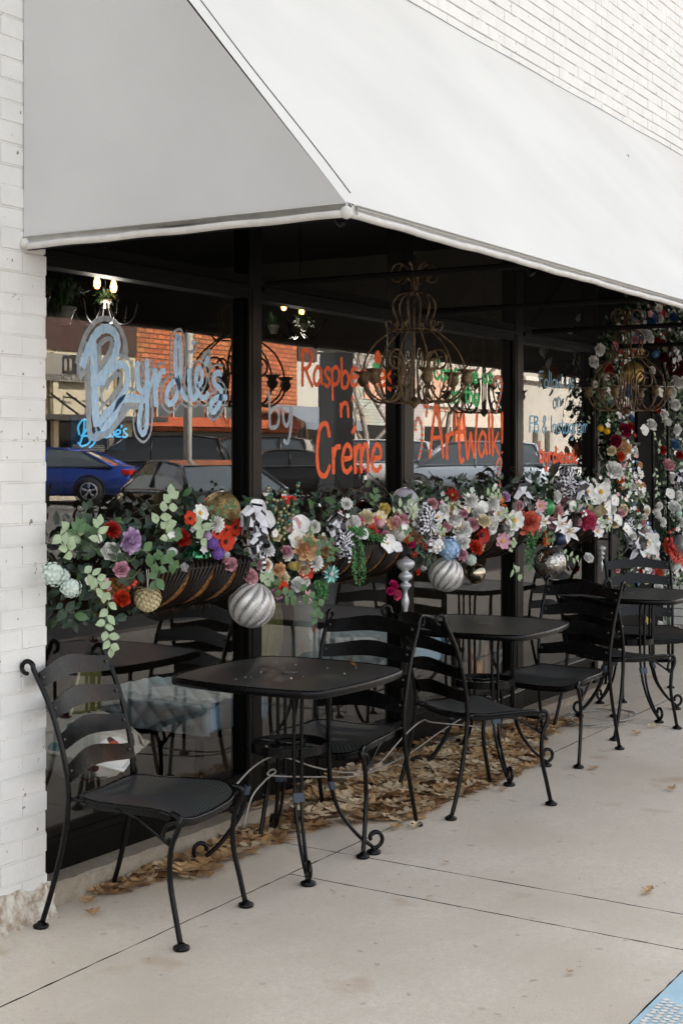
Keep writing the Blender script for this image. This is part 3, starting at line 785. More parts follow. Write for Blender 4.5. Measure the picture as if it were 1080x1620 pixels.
def flower_mesh(kind, col):
    """unit radius, opens toward +Z; returns (petals mesh, centre mesh or None)"""
    k = (kind, col)
    if k in FM: return FM[k]
    m = MB(); c = None
    if kind == 'rose':
        for n, tilt, L, W, r0, z0, cu in ((6, .30, .86, 1.15, .12, -.25, .45), (5, .62, .80, 1.0, .12, -.2, .5), (5, .95, .70, .85, .10, -.12, .55), (4, 1.2, .62, .62, .06, -.08, .5), (4, 1.35, .55, .42, .03, -.05, .4)):
            o = U(0, 6)
            for i in range(n): petal(m, o + 2 * pi * i / n + U(-.1, .1), tilt + U(-.08, .08), L * U(.9, 1.06), W, r0, z0, cu, .30, ruff=.045)
    elif kind == 'peony':
        for n, tilt, L, W, r0, z0, cu in ((8, .12, .95, .9, .12, -.2, .35), (8, .42, .84, .8, .1, -.12, .4), (8, .75, .72, .62, .08, -.05, .4), (8, 1.05, .60, .45, .05, 0, .4), (7, 1.3, .5, .3, .03, 0, .2)):
            o = U(0, 6)
            for i in range(n): petal(m, o + 2 * pi * i / n + U(-.15, .15), tilt + U(-.1, .1), L * U(.9, 1.05), W, r0, z0, cu, .25, ruff=.07)
    elif kind in ('mum', 'carnation'):
        rf = .05 if kind == 'carnation' else .0
        for j in range(6):
            n = 14 - j; tilt = .02 + j * .27; L = .98 - j * .09; o = U(0, 6)
            for i in range(n): petal(m, o + 2 * pi * i / n + U(-.1, .1), tilt + U(-.08, .08), L * U(.88, 1.05), .30 if kind == 'mum' else .42, .03, -.06, .1, .25, nu=3, ruff=rf)
    elif kind in ('anemone', 'orchid', 'poppy'):
        n = {'anemone': 8, 'orchid': 5, 'poppy': 6}[kind]
        for i in range(n): petal(m, 2 * pi * i / n + U(-.06, .06), .12 + .14 * (i % 2), .95 * U(.94, 1.05), 6.6 / n, .05, 0, .22, .18, ruff=.045)
        cs_ = .6 if kind == 'orchid' else 1.
        c = MB(); c.sphere((0, 0, .12), .19 * cs_, 10, 6, sq=(1, 1, .7))
        for i in range(14 if kind != 'orchid' else 0):
            a = i * 2.4; c.tube([(.12 * cos(a), .12 * sin(a), .12), (.27 * cos(a), .27 * sin(a), .22)], .018, 4)
    elif kind == 'tulip':
        for i in range(6): petal(m, 2 * pi * i / 6, 1.05 + .1 * (i % 2), 1.5, .85, .25, -.5, .75, .45)
    elif kind == 'lily':
        for i in range(6): petal(m, 2 * pi * i / 6, .55, 1.1, .46, .05, -.1, -.45, .2, pointed=True)
        c = MB()
        for i in range(5): c.tube(catmull([(0, 0, 0), (.1 * cos(i * 1.25), .1 * sin(i * 1.25), .4), (.3 * cos(i * 1.25), .3 * sin(i * 1.25), .7)], 3), .03, 4)
    elif kind == 'star':
        for j in range(2):
            for i in range(8): petal(m, 2 * pi * i / 8 + j * .39, .1 + j * .4, 1. - j * .25, .36, .05, 0, .2, .2, pointed=True, nu=3)
        c = MB(); c.sphere((0, 0, .15), .17, 8, 5)
    elif kind == 'cluster':
        m.sphere((0, 0, 0), .78, 10, 6)
        for i in range(40):
            t = math.acos(1 - 1.05 * (i + .5) / 40); a = i * 2.4
            nrm = Vector((sin(t) * cos(a), sin(t) * sin(a), cos(t))); cen = nrm * .82 * U(.82, 1.12)
            x = nrm.orthogonal().normalized(); y = nrm.cross(x); ro = U(0, 6)
            for q in range(5):
                d = x * cos(ro + q * 1.257) + y * sin(ro + q * 1.257); m.leaf(cen, d + nrm * .3, nrm, .20, .19, None, .1, .0)
    elif kind == 'bud':
        for i in range(5): petal(m, 2 * pi * i / 5, 1.15, 1.35, .9, .16, -.45, .85, .5)
        for i in range(3): petal(m, 2 * pi * i / 3, 1.35, 1.25, .6, .06, -.4, .6, .5)
    me = m.build('tmp', pet_mat(col), None, True); pm = me.data; bpy.data.objects.remove(me)
    cm = None
    if c:
        mc = dkc if (kind == 'poppy') else (yel if kind != 'star' else grnc)
        me = c.build('tmp', mc, None, True); cm = me.data; bpy.data.objects.remove(me)
    FM[k] = (pm, cm); return FM[k]
COLN = {'#f8f7f3': 'white', '#fbfafa': 'white', '#a3221a': 'red', '#cc3f22': 'orange red', '#e8b5bd': 'pale pink', '#c8a9cf': 'lilac', '#7a57a8': 'purple', '#f0c79a': 'peach', '#ecd583': 'yellow',
        '#c4266a': 'magenta', '#8e1238': 'crimson', '#d9567e': 'deep pink', '#a9c8e8': 'pale blue', '#e67a63': 'coral', '#efe2c0': 'cream', '#4f77a3': 'blue', '#5e0f1c': 'burgundy', '#ee8a3c': 'orange', '#cfdcd0': 'pale green white', '#d9a5b4': 'dusty pink', '#e0b020': 'golden yellow'}
KN = {'rose': 'rose', 'peony': 'peony', 'mum': 'chrysanthemum', 'carnation': 'carnation', 'anemone': 'anemone', 'orchid': 'orchid', 'poppy': 'poppy', 'tulip': 'tulip', 'lily': 'lily', 'star': 'pointed daisy', 'cluster': 'hydrangea', 'bud': 'rose bud'}
FL = []   # (obj, kind, colour, zone, px, py)
def flower(kind, col, px, py, rpx, y, zone, face=None):
    p = P(px, py, y); d = depth(p.x, y); r = rpx * d / FP * 1.24
    pm, cm = flower_mesh(kind, col)
    nm = {'cluster': 'hydrangea_flower', 'mum': 'chrysanthemum', 'bud': 'rose_bud', 'star': 'pointed_daisy'}.get(kind, kind)
    o = bpy.data.objects.new(nm, pm); COL.objects.link(o)
    if face is None: face = (-.55 + U(-.45, .45), -1, .18 + U(-.35, .45))
    q = Vector(face).to_track_quat('Z', 'Y'); o.rotation_mode = 'QUATERNION'; o.rotation_quaternion = q @ Vector((0, 0, 1)).rotation_difference(Vector((0, 0, 1)))
    o.rotation_quaternion = q @ Matrix.Rotation(U(0, 6.28), 3, 'Z').to_quaternion()
    o.scale = (r, r, r); o.location = p
    if cm:
        c = bpy.data.objects.new('flower_centre', cm); COL.objects.link(c); c.parent = o
    FL.append((o, kind, col, zone, px, py))
    return o
leafA = mat('leaf_dark_green', '#253a22', .5, var=.4, vscale=30); leafB = mat('leaf_mid_green', '#4c6f40', .5, var=.35, vscale=30)
leafC = mat('leaf_sage', '#a3b690', .55, var=.25, vscale=40); leafD = mat('leaf_blue_green', '#2c4437', .5, var=.3, vscale=30); stemm = mat('stem_brown', '#4a3a2a', .7); stemg = mat('stem_green', '#5c6e45', .7)
fern_m = mat('fern_bright_green', '#3f7a3a', .5, var=.35, vscale=50)
SPR = []
def sprig(pts, n, L, W, m, zone, y=-.25, stem=None):
    """a leafy stem through photo points"""
    pw = catmull([P(px, py, y + (dy[0] if dy else 0)) for px, py, *dy in pts], 5)
    mb = MB()
    tot = len(pw) - 1
    for i in range(n):
        t = (i + .6) / n * tot; k = min(int(t), tot - 1); p = pw[k].lerp(pw[k + 1], t - k); d = (pw[k + 1] - pw[k]).normalized()
        s = 1 if i % 2 else -1
        side = d.cross(Vector((-.5, -1, .1))).normalized() * s
        dd = (d * .75 + side + Vector((0, -.25, U(-.1, .2)))).normalized()
        mb.leaf(p, dd, Vector((-.45 + U(-.3, .3), -1, .25 + U(-.3, .4))), L * U(.8, 1.15), W * U(.85, 1.1))
    mb.leaf(pw[-1], (pw[-1] - pw[-2]), Vector((-.4, -1, .3)), L, W)
    o = mb.build('leaf_sprig', m, None, True)
    st = MB(); st.tube(pw, .0022, 5); st.build('stem', stem or stemg, o, True)
    cx = sum(q[0] for q in pts) / len(pts)
    SPR.append((o, m, zone, cx))
    return o

ZN = {1: 'the first window basket', 2: 'the second window basket', 3: 'the third window basket', 4: 'the fourth window basket', 5: 'the entrance flower arch'}
# ---- baskets
coir = mat('coir_liner', '#b5793c', .95, var=.5, vscale=70, bump=1., bscale=160, col2='#5a3a1c')
iron = mat('dark_iron_strap', '#211a15', .42, .4, var=.4, vscale=30, bump=.3, bscale=120)
def basket(x0, x1, zt, dep=.21, h=.165, label=''):
    root = empty('window_basket', ((x0 + x1) / 2, 0, zt - h), label=label, cat='planter', group='coir lined iron baskets along the windows')
    def S(x, a, k=1.0):
        e = min((x - x0), (x1 - x)); f = sqrt(max(0, 1 - max(0, 1 - e / .10) ** 2)); f = max(f, .05)
        return Vector((x, -.03 - dep * f * cos(a) * k, zt - h * f * sin(a) * k - .012 * (1 - f)))
    m = MB(); m.grid(lambda u, v: tuple(S(x0 + (x1 - x0) * u, v * pi / 2) + Vector((0, U(-.002, .002), U(-.003, .003)))), 60, 10)
    m.grid(lambda u, v: tuple(S(x0 + (x1 - x0) * u, 0) * (1 - v) + Vector((x0 + (x1 - x0) * u, -.03, zt - .01)) * v), 20, 1)
    for i in range(70):                                          # loose fibres
        x = U(x0 + .03, x1 - .03); p = S(x, pi / 2 - .1 + U(-.2, .05), 1.02); m.tube([p, p + Vector((U(-.02, .02), U(-.01, .005), -U(.005, .03)))], .0007, 3)
    o = m.build('coir_liner', coir, root, True); o.location = -root.location
    m = MB()
    m.tube([S(x0 + (x1 - x0) * k / 40, 0, 1.03) for k in range(41)], .006, 6)
    o = m.build('rim_rod', iron, root, True); o.location = -root.location
    nb = 5; w = (x1 - x0 - .06) / nb
    for i in range(nb):
        m = MB(); xa = x0 + .02 + i * w
        for r_ in range(6):
            f = r_ / 5
            pts = []
            xt = xa + w * (.30 + .86 * f); xb = xa + w * (-.02 + .10 * f)
            for k in range(9):
                t = k / 8; x = xt + (xb - xt) * (t ** .8) + .012 * sin(t * pi); pts.append(S(min(x1 - .005, max(x0 + .005, x)), t * pi / 2 * .97, 1.045))
            top = pts[0] + Vector((0, 0, 0))
            lead = [top + Vector((w * (.25 - .45 * f) * (1 - s_), -.0 + .012 * s_ - .02, .028 * sin(pi * min(1, (s_) * .5 + .5)) )) for s_ in ()]
            cap_ = [Vector((xt + .030 - .06 * f, -.03 - dep * .86, zt + .012)), Vector((xt + .016, -.03 - dep * .98, zt + .028))]
            m.tube(catmull(cap_ + pts, 2), .0075 - .002 * abs(f - .5), 5)
        o = m.build('iron_strap', iron, root, True); o.location = -root.location
    return root
basket(4.00, 4.84, 1.150, label='coir lined black iron basket in the window nearest the brick pillar')
basket(5.42, 6.20, 1.160, label='coir lined black iron basket in the second window, above the nearest table')
basket(6.80, 7.60, 1.170, label='coir lined black iron basket in the third window, above the middle table')
basket(8.15, 9.03, 1.185, label='coir lined black iron basket in the fourth window beside the entrance')

def greenery(zone, x0, x1, z0, z1, n, y0, y1, shape=None):
    m = MB()
    for i in range(n):
        x = U(x0, x1); z = z0 + (z1 - z0) * R() ** 1.2; y = U(y0, y1)
        if shape and not shape(x, z): continue
        d = Vector((U(-1, 1), U(-1, .3), U(-.7, .9))); k = random.choice((0, 0, 0, 0, 1, 1, 1, 2))
        L = U(.03, .062)
        m.leaf((x, y, z), d, Vector((-.4 + U(-.6, .6), -1, U(-.3, .8))), L, L * U(.45, .62), k)
    for i in range(n // 28):
        x = U(x0, x1); z = U(z0, z1)
        if shape and not shape(x, z): continue
        m.tube(catmull([(x, U(y0, y1), z), (x + U(-.1, .1), U(y0, y1), z + U(-.05, .08)), (x + U(-.2, .2), U(y0, y1), z + U(-.1, .12))], 4), .002, 4, mi=4)
    o = m.build('artificial_greenery', [leafA, leafD, leafB, leafC, stemm]); tag(o, 'dense artificial leaves and twigs filling ' + ZN[zone], 'greenery', kind='stuff')
def mound(xc, hw, base, top):
    return lambda x, z: z < base + (top - base) * max(0, 1 - ((x - xc) / hw) ** 2) + .02 * sin(x * 25)
greenery(1, 3.72, 5.45, .98, 1.43, 1000, -.20, -.03, lambda x, z: (z > 1.13 or x < 4.12 or x > 4.88) and z < 1.24 + .18 * sin((x - 3.5) * 1.45) + .02 * sin(x * 23))
greenery(2, 5.15, 6.75, 1.02, 1.46, 900, -.20, -.04, lambda x, z: (z > 1.14 or x > 6.2 or x < 5.5) and z < 1.40 + .03 * sin(x * 14))
greenery(3, 6.45, 8.10, 1.08, 1.52, 900, -.20, -.04, lambda x, z: (z > 1.16 or x > 7.6 or x < 6.85) and z < 1.44 + .04 * sin(x * 13))
greenery(4, 7.95, 9.45, 1.06, 1.50, 900, -.20, -.04, lambda x, z: (z > 1.18 or x > 9.05) and z < 1.44 + .05 * sin(x * 12))

W = '#f8f7f3'; W2 = '#fbfafa'; RD = '#a3221a'; OR = '#cc3f22'; PK = '#e8b5bd'; LI = '#c8a9cf'; PU = '#7a57a8'; PE = '#f0c79a'; YE = '#ecd583'; MG = '#c4266a'; CR = '#8e1238'; DP = '#d9567e'; BL = '#a9c8e8'; CO = '#e67a63'; CM = '#efe2c0'; BU = '#4f77a3'; BG = '#5e0f1c'; OG = '#ee8a3c'; PG = '#cfdcd0'; DU = '#d9a5b4'; GY = '#e0b020'
F1 = [('cluster', PG, 84, 908, 18), ('cluster', PG, 112, 930, 15), ('cluster', PG, 100, 912, 11), ('carnation', RD, 178, 838, 13), ('peony', LI, 207, 856, 18), ('rose', W, 174, 873, 16), ('rose', DU, 192, 901, 13), ('rose', OR, 193, 948, 14), ('orchid', W, 154, 853, 7), ('bud', PK, 172, 932, 6), ('bud', PK, 178, 946, 5), ('orchid', W, 143, 918, 7),
      ('bud', W, 270, 873, 13), ('bud', W, 290, 898, 15), ('rose', RD, 286, 851, 16), ('anemone', W, 316, 812, 13), ('poppy', OR, 300, 820, 10), ('poppy', OR, 356, 857, 14), ('poppy', OR, 371, 834, 12), ('poppy', OR, 343, 844, 9), ('poppy', OR, 358, 839, 8), ('cluster', PU, 336, 860, 10), ('cluster', PU, 345, 876, 10), ('cluster', LI, 329, 848, 7), ('mum', W, 343, 829, 13), ('bud', W, 356, 877, 11),
      ('orchid', W2, 418, 824, 15), ('orchid', W2, 407, 804, 13), ('rose', PK, 364, 893, 12), ('rose', PK, 396, 912, 13), ('rose', DU, 437, 940, 10), ('rose', PK, 357, 886, 8), ('orchid', W, 434, 843, 6),
      ('orchid', W, 475, 829, 13), ('rose', W, 496, 833, 11), ('orchid', W, 467, 852, 14), ('peony', PE, 482, 866, 20), ('rose', DU, 453, 872, 10), ('tulip', YE, 462, 895, 13), ('poppy', OR, 484, 905, 11), ('mum', W, 499, 890, 13), ('poppy', OR, 446, 930, 10), ('rose', W, 470, 925, 12), ('rose', W, 482, 921, 9), ('lily', PK, 486, 943, 9), ('orchid', W, 420, 895, 10), ('star', PE, 486, 880, 10)]
F2 = [('carnation', W, 548, 797, 9), ('rose', W, 560, 826, 12), ('star', DP, 568, 824, 8), ('star', DP, 590, 823, 8), ('rose', CO, 588, 838, 9), ('cluster', PK, 601, 828, 7), ('orchid', W, 573, 845, 9), ('rose', YE, 606, 806, 12), ('bud', PK, 626, 810, 8), ('orchid', W2, 612, 860, 14), ('orchid', W2, 626, 866, 9), ('rose', MG, 596, 846, 10), ('anemone', W, 560, 841, 10),
      ('rose', MG, 622, 926, 8), ('rose', DP, 627, 941, 9), ('rose', MG, 617, 935, 7), ('star', W, 650, 808, 13), ('rose', MG, 650, 859, 9), ('peony', OG, 643, 852, 8), ('poppy', OR, 672, 862, 6), ('rose', OR, 660, 905, 5), ('bud', W, 668, 898, 8), ('star', RD, 655, 877, 5)]
F3 = [('rose', PK, 683, 797, 10), ('star', RD, 714, 784, 12), ('mum', W, 744, 791, 12), ('mum', W, 778, 795, 12), ('cluster', OG, 789, 790, 7), ('rose', OG, 796, 803, 6), ('peony', LI, 800, 786, 8), ('rose', PK, 820, 800, 9), ('peony', W, 719, 818, 14), ('rose', W, 702, 806, 10), ('rose', DU, 733, 813, 7), ('cluster', W, 685, 861, 15), ('cluster', BL, 709, 868, 17), ('peony', W, 731, 838, 14), ('peony', W, 730, 858, 12), ('carnation', DU, 730, 877, 10), ('rose', W, 774, 831, 16), ('peony', CM, 765, 824, 10), ('poppy', RD, 760, 846, 15), ('carnation', OR, 751, 866, 12), ('anemone', W, 812, 823, 15), ('rose', W, 799, 838, 14), ('peony', CO, 834, 826, 18), ('anemone', W, 692, 818, 9), ('cluster', PG, 744, 886, 9), ('orchid', W, 689, 834, 8), ('anemone', W, 788, 812, 11), ('star', OR, 671, 864, 6), ('orchid', W, 762, 803, 9)]
F4 = [('peony', PK, 881, 809, 11), ('star', OG, 862, 856, 8), ('lily', W2, 897, 842, 16), ('lily', W2, 885, 829, 13), ('lily', W, 858, 825, 11), ('peony', DP, 926, 824, 16), ('tulip', CM, 942, 811, 15), ('anemone', W, 928, 778, 11), ('anemone', W, 949, 778, 14), ('orchid', W, 958, 802, 10), ('orchid', W, 940, 790, 9), ('rose', W, 930, 883, 9), ('orchid', W, 949, 829, 8), ('rose', OR, 862, 846, 7), ('rose', W2, 848, 814, 8), ('orchid', W, 903, 800, 8), ('orchid', W, 970, 792, 8), ('cluster', W, 957, 770, 8), ('rose', PK, 982, 812, 7), ('orchid', W, 975, 824, 9), ('orchid', W, 990, 838, 9), ('bud', DU, 1016, 841, 7), ('rose', W, 1000, 848, 7)]
FA = [('rose', CR, 987, 681, 12), ('rose', CR, 972, 698, 11), ('cluster', GY, 949, 678, 5), ('cluster', GY, 959, 682, 5), ('peony', PE, 982, 710, 15), ('rose', CM, 966, 713, 8), ('rose', OR, 980, 722, 8), ('star', PK, 985, 733, 8), ('peony', W, 971, 745, 14), ('rose', OG, 980, 759, 8), ('rose', W, 999, 770, 7), ('bud', PE, 981, 772, 8), ('cluster', W, 958, 765, 8), ('anemone', W2, 1022, 859, 19), ('rose', RD, 1046, 712, 8), ('rose', PK, 1056, 736, 11), ('rose', W, 1062, 757, 11), ('rose', BU, 1066, 704, 9), ('peony', W, 1030, 672, 9), ('orchid', W, 1017, 681, 8), ('peony', W, 1049, 656, 8), ('rose', W, 1054, 668, 8), ('mum', W, 1038, 814, 9), ('mum', W, 1047, 826, 8), ('rose', W, 1041, 801, 7), ('rose', PK, 1016, 827, 6), ('peony', BG, 1068, 580, 17), ('rose', RD, 960, 583, 11), ('rose', PK, 970, 548, 8), ('rose', BU, 1025, 506, 13), ('cluster', W, 1015, 497, 7), ('cluster', W, 948, 553, 9), ('rose', PK, 1005, 540, 9), ('rose', W, 1000, 521, 8), ('cluster', W, 1022, 530, 9), ('rose', RD, 1040, 542, 9), ('cluster', W, 938, 573, 9), ('rose', W, 1030, 586, 7), ('peony', W, 1072, 604, 11), ('rose', W, 1060, 620, 10), ('rose', W, 1066, 640, 10), ('cluster', W, 1003, 610, 8), ('rose', RD, 1038, 648, 8), ('cluster', W, 995, 655, 8), ('cluster', W, 1070, 680, 8), ('cluster', PG, 965, 790, 8), ('rose', W, 1072, 784, 9), ('cluster', W, 1066, 803, 10), ('star', OG, 985, 790, 4), ('rose', OR, 1010, 905, 7), ('rose', CO, 1040, 906, 10), ('rose', PK, 974, 901, 7), ('orchid', W, 1020, 898, 6), ('rose', W, 1056, 870, 9), ('rose', W, 1066, 895, 12), ('cluster', W, 1052, 900, 9), ('cluster', W, 1040, 930, 8), ('rose', W, 1043, 990, 8), ('star', YE, 1024, 982, 6), ('rose', BG, 1048, 565, 9), ('orchid', W, 1046, 620, 8), ('cluster', BU, 1035, 560, 6), ('cluster', PE, 1012, 556, 6), ('rose', W, 957, 596, 7), ('orchid', W, 1058, 782, 8), ('mum', W, 1075, 825, 9), ('rose', RD, 1073, 720, 7), ('cluster', W, 1034, 515, 6), ('rose', BG, 1058, 548, 10), ('rose', PK, 984, 520, 7), ('orchid', W, 962, 620, 6), ('rose', W, 940, 608, 6), ('orchid', W, 990, 635, 6)]
for zone, L_, yb, yf in ((1, F1, -.29, -.24), (2, F2, -.31, -.25), (3, F3, -.31, -.25), (4, F4, -.31, -.25), (5, FA, -.24, -.14)):
    for k, c, px, py, r in L_: flower('peony' if (zone == 5 and k == 'cluster' and c == W) else k, c, px, py, r, U(yb, yf), zone)
for zone, n, xa_, xb_, ya_, yb_ in ((1, 10, 385, 425, 845, 905), (2, 13, 430, 520, 828, 915), (2, 10, 548, 650, 812, 850), (3, 22, 655, 825, 795, 880), (4, 20, 845, 985, 785, 845)):
    for i in range(n):
        px = xa_ + (xb_ - xa_) * (i + R()) / n; py = U(ya_, yb_)
        flower(random.choice(('rose', 'peony', 'peony', 'carnation', 'rose', 'anemone')), random.choice((W, W, CM, PK, PE, CM, W2, DU, PE)), px, py, U(8, 12.5) * (1 if px < 800 else .85), U(-.26, -.22), zone)

# hand placed sprigs (photo points), each a thing
sprig([(131, 862), (126, 848), (110, 838), (98, 847)], 5, .050, .034, leafC, 1); sprig([(118, 878), (108, 868), (104, 855)], 5, .045, .030, leafC, 1)
sprig([(125, 845), (127, 825), (138, 805)], 5, .045, .026, leafA, 1); sprig([(247, 835), (255, 815), (268, 800), (270, 785)], 6, .048, .036, leafC, 1, -.3)
sprig([(268, 855), (262, 840), (264, 830)], 4, .040, .032, leafC, 1, -.3); sprig([(160, 860), (155, 845), (157, 832)], 3, .045, .028, leafC, 1, -.3)
sprig([(172, 948), (170, 970), (166, 990), (172, 1006), (175, 1024)], 9, .042, .030, leafC, 1, -.3)
sprig([(130, 905), (145, 910), (155, 918)], 5, .050, .026, leafC, 1, -.31); sprig([(140, 935), (155, 930), (166, 938)], 4, .050, .028, leafC, 1, -.31)
sprig([(222, 868), (240, 880), (250, 900), (246, 918)], 7, .048, .034, leafB, 1, -.31); sprig([(265, 905), (255, 890), (262, 878), (275, 888)], 6, .050, .032, leafB, 1, -.31)
sprig([(215, 880), (205, 888), (198, 880)], 4, .048, .032, leafA, 1); sprig([(306, 850), (318, 852), (322, 840), (318, 830)], 5, .048, .036, leafC, 1, -.3)
sprig([(325, 800), (338, 815), (355, 812), (365, 798)], 6, .036, .020, leafB, 1, -.3); sprig([(222, 900), (212, 912), (200, 916)], 5, .045, .030, leafA, 1)
sprig([(430, 920), (448, 940), (462, 945)], 6, .045, .032, leafB, 1, -.3); sprig([(470, 930), (490, 945), (505, 960), (500, 975)], 8, .045, .034, leafB, 1, -.3)
sprig([(480, 862), (490, 850), (505, 872)], 6, .036, .020, leafB, 1, -.34); sprig([(425, 890), (410, 885), (400, 880)], 4, .06, .020, leafB, 1, -.3)
sprig([(508, 870), (520, 858), (530, 870), (524, 880)], 7, .038, .028, leafB, 2, -.32); sprig([(620, 815), (632, 802), (648, 800), (655, 812)], 8, .042, .026, leafC, 2, -.31)
sprig([(628, 845), (640, 838), (650, 850)], 4, .038, .024, leafB, 2, -.34); sprig([(656, 880), (668, 872), (678, 885)], 6, .045, .022, leafD, 3, -.3)
sprig([(680, 828), (692, 836), (700, 842)], 5, .04, .025, leafC, 3, -.32); sprig([(790, 820), (800, 812), (812, 828)], 6, .045, .026, leafC, 3, -.32)
sprig([(700, 790), (712, 798), (725, 800)], 5, .038, .022, leafC, 3, -.3); sprig([(768, 785), (780, 778), (790, 782)], 6, .04, .026, leafC, 3, -.3)
sprig([(812, 890), (812, 902), (822, 910)], 4, .05, .028, leafC, 3, -.3); sprig([(888, 875), (900, 880), (912, 886)], 5, .05, .022, leafC, 4, -.3)
sprig([(905, 810), (915, 798), (925, 790)], 6, .04, .024, leafB, 4, -.3); sprig([(945, 822), (955, 828), (962, 836)], 5, .045, .03, leafC, 4, -.3)
sprig([(855, 838), (866, 846), (872, 856)], 5, .04, .026, leafB, 4, -.32); sprig([(1040, 700), (1043, 712), (1036, 690)], 5, .04, .024, leafC, 5, -.25)
sprig([(1035, 738), (1036, 752), (1040, 765), (1038, 780)], 7, .04, .024, leafC, 5, -.25); sprig([(990, 735), (996, 750), (992, 765)], 5, .045, .026, leafC, 5, -.25)
sprig([(1000, 782), (1012, 790), (1024, 786)], 7, .045, .02, leafB, 5, -.2); sprig([(1045, 895), (1050, 905), (1060, 910)], 4, .05, .03, leafA, 5, -.25)
sprig([(1042, 975), (1050, 972), (1056, 978)], 4, .06, .035, leafA, 5, -.2)
for i in range(16):
    zx = [(1, 120, 400, 830, 905), (1, 410, 520, 830, 940), (2, 545, 650, 800, 850), (3, 660, 820, 790, 880), (4, 840, 980, 780, 850)][i % 5]
    px, py = U(zx[1], zx[2]), U(zx[3], zx[4]); a = U(-2.8, -.3); l = U(14, 24)
    sprig([(px, py), (px + l * .5 * cos(a), py + l * .5 * sin(a)), (px + l * cos(a + .3), py + l * sin(a + .3))], random.choice((4, 5, 6)), U(.034, .048), U(.02, .03), random.choice((leafA, leafB, leafC, leafB)), zx[0], -.27)
# ferns
def fern(pts, zone, y, label):
    m = MB()
    for s_ in range(5):
        pw = catmull([P(px + (s_ - 2) * 3.4 + U(-2, 2), py - abs(s_ - 2) * 4, y + U(-.02, .02)) for px, py in pts], 8)
        for k in range(len(pw) - 1):
            d = (pw[k + 1] - pw[k]).normalized(); L = .026 * (1 - .5 * k / len(pw))
            for q in range(4):
                a = U(0, 6.28); sd = Vector((cos(a), -abs(sin(a)) * .8, sin(a) * .4)); m.leaf(pw[k].lerp(pw[k + 1], R()), d * .7 + sd, Vector((U(-1, 1), -1, U(-.2, 1))), L * U(.8, 1.2), L * .42)
    o = m.build('trailing_fern', fern_m); tag(o, label, 'fern')
fern([(548, 838), (560, 860), (566, 890), (568, 925)], 2, -.28, 'bright green trailing fern hanging over the left end of the second window basket')
fern([(560, 842), (580, 850), (606, 858)], 2, -.30, 'bright green fern frond spilling rightward across the second window basket rim')
fern([(842, 845), (838, 870), (836, 905)], 3, -.29, 'bright green trailing fern hanging between the third and fourth window baskets')
fern([(505, 925), (510, 940), (506, 958)], 2, -.26, 'small bright green fern drooping under the teal starburst ornament')
# berry spray
bs = empty('berry_spray', P(452, 870, -.2), label='spray of small teal and gold berries standing beside the second window mullion', cat='berry spray')
bm_ = MB(); st_ = MB()
for k, (ex, ey) in enumerate(((438, 792), (424, 772), (449, 778), (471, 768), (466, 797), (455, 800), (444, 815))):
    pw = catmull([P(448, 868, -.2), P((448 + ex) / 2 - 2, (868 + ey) / 2 + 6, -.2 - .01 * k), P(ex, ey, -.22)], 8); st_.tube(pw, .0014, 4)
    for p in pw[6::1]:
        if R() < .75: bm_.sphere(p + Vector((U(-.016, .016), U(-.012, .012), U(-.012, .012))), U(.0065, .009), 8, 6, mi=random.choice((0, 1, 1)))
    bm_.sphere(pw[-1], .009, 8, 6, mi=1)
o = bm_.build('berries', [mat('berry_teal', '#3f8078', .3, .3), mat('berry_gold', '#a6a07a', .3, .5)], bs, True); o.location = -bs.location
o = st_.build('stems', stemg, bs, True); o.location = -bs.location
# red berries
for i, (px, py) in enumerate(((211, 925), (203, 930), (214, 921), (1058, 842), (1053, 853), (1066, 838))):
    m = MB(); m.sphere((0, 0, 0), .009 if px < 900 else .014, 10, 8); o = m.build('red_berry', mat('berry_red', '#b0321f', .35), None, True); o.location = P(px, py, -.27 if px < 900 else -.24)
    tag(o, 'tiny red berry below the pink rose at the pillar end of the baskets' if px < 900 else 'red berry beside the red garland on the entrance flower arch', 'berry', 'red berries by the pink rose' if px < 900 else 'red berries on the arch')

# baubles
def bauble(px, py, rpx, y, m, label, swirl=0, name='bauble', string=None):
    p = P(px, py, y); r = rpx * depth(p.x, y) / FP
    root = empty(name, p, label=label, cat='ornament')
    b = MB()
    if swirl:
        nu, nv = 22, 96; vs = []; fs_ = []; mi = []
        for i in range(nu + 1):
            t = pi * i / nu
            for k in range(nv):
                a = 2 * pi * k / nv; g = a * 12 + t * 4.5; rr = r * (1 + .045 * sin(g) * sin(t)); vs.append((rr * sin(t) * cos(a), rr * sin(t) * sin(a), rr * cos(t)))
        for i in range(nu):
            for k in range(nv): fs_.append((i * nv + k, (i + 1) * nv + k, (i + 1) * nv + (k + 1) % nv, i * nv + (k + 1) % nv)); mi.append(0 if sin(2 * pi * k / nv * 12 + pi * i / nu * 4.5) > -.55 else 1)
        b.v = vs; b.f = fs_; b.m = mi
        o = b.build('ball', m, root, True)
        o.rotation_euler = (.25, .15, 0)
    else:
        b.sphere((0, 0, 0), r, 28, 18); b.build('ball', m, root, True)
    c = MB(); c.lathe([(0, r * 1.12), (r * .13, r * 1.12), (r * .14, r * .97)], (0, 0, 0), 10); c.tube([(0, 0, r * 1.1), (0, 0, r * 1.3)], .0012, 4); c.build('cap', MC['polished_silver'], root, True)
    if string:
        s_ = MB(); s_.tube(catmull([Vector((0, -r, r * .6)), Vector((.002, -r * 1.06, -r * .2)), Vector((.006, -r * .8, -r * 1.3)), Vector((.02, -r * .6, -r * 2.1))], 6), .0009, 4); s_.build('thread', stemm, root)
    return root
sw1 = mat('pearl_silver_ridge', '#dad7d0', .34, .25, var=.2, vscale=25); sw2 = mat('pearl_grey_ridge', '#b3afab', .34, .35, col2='#8b8588', vscale=22)
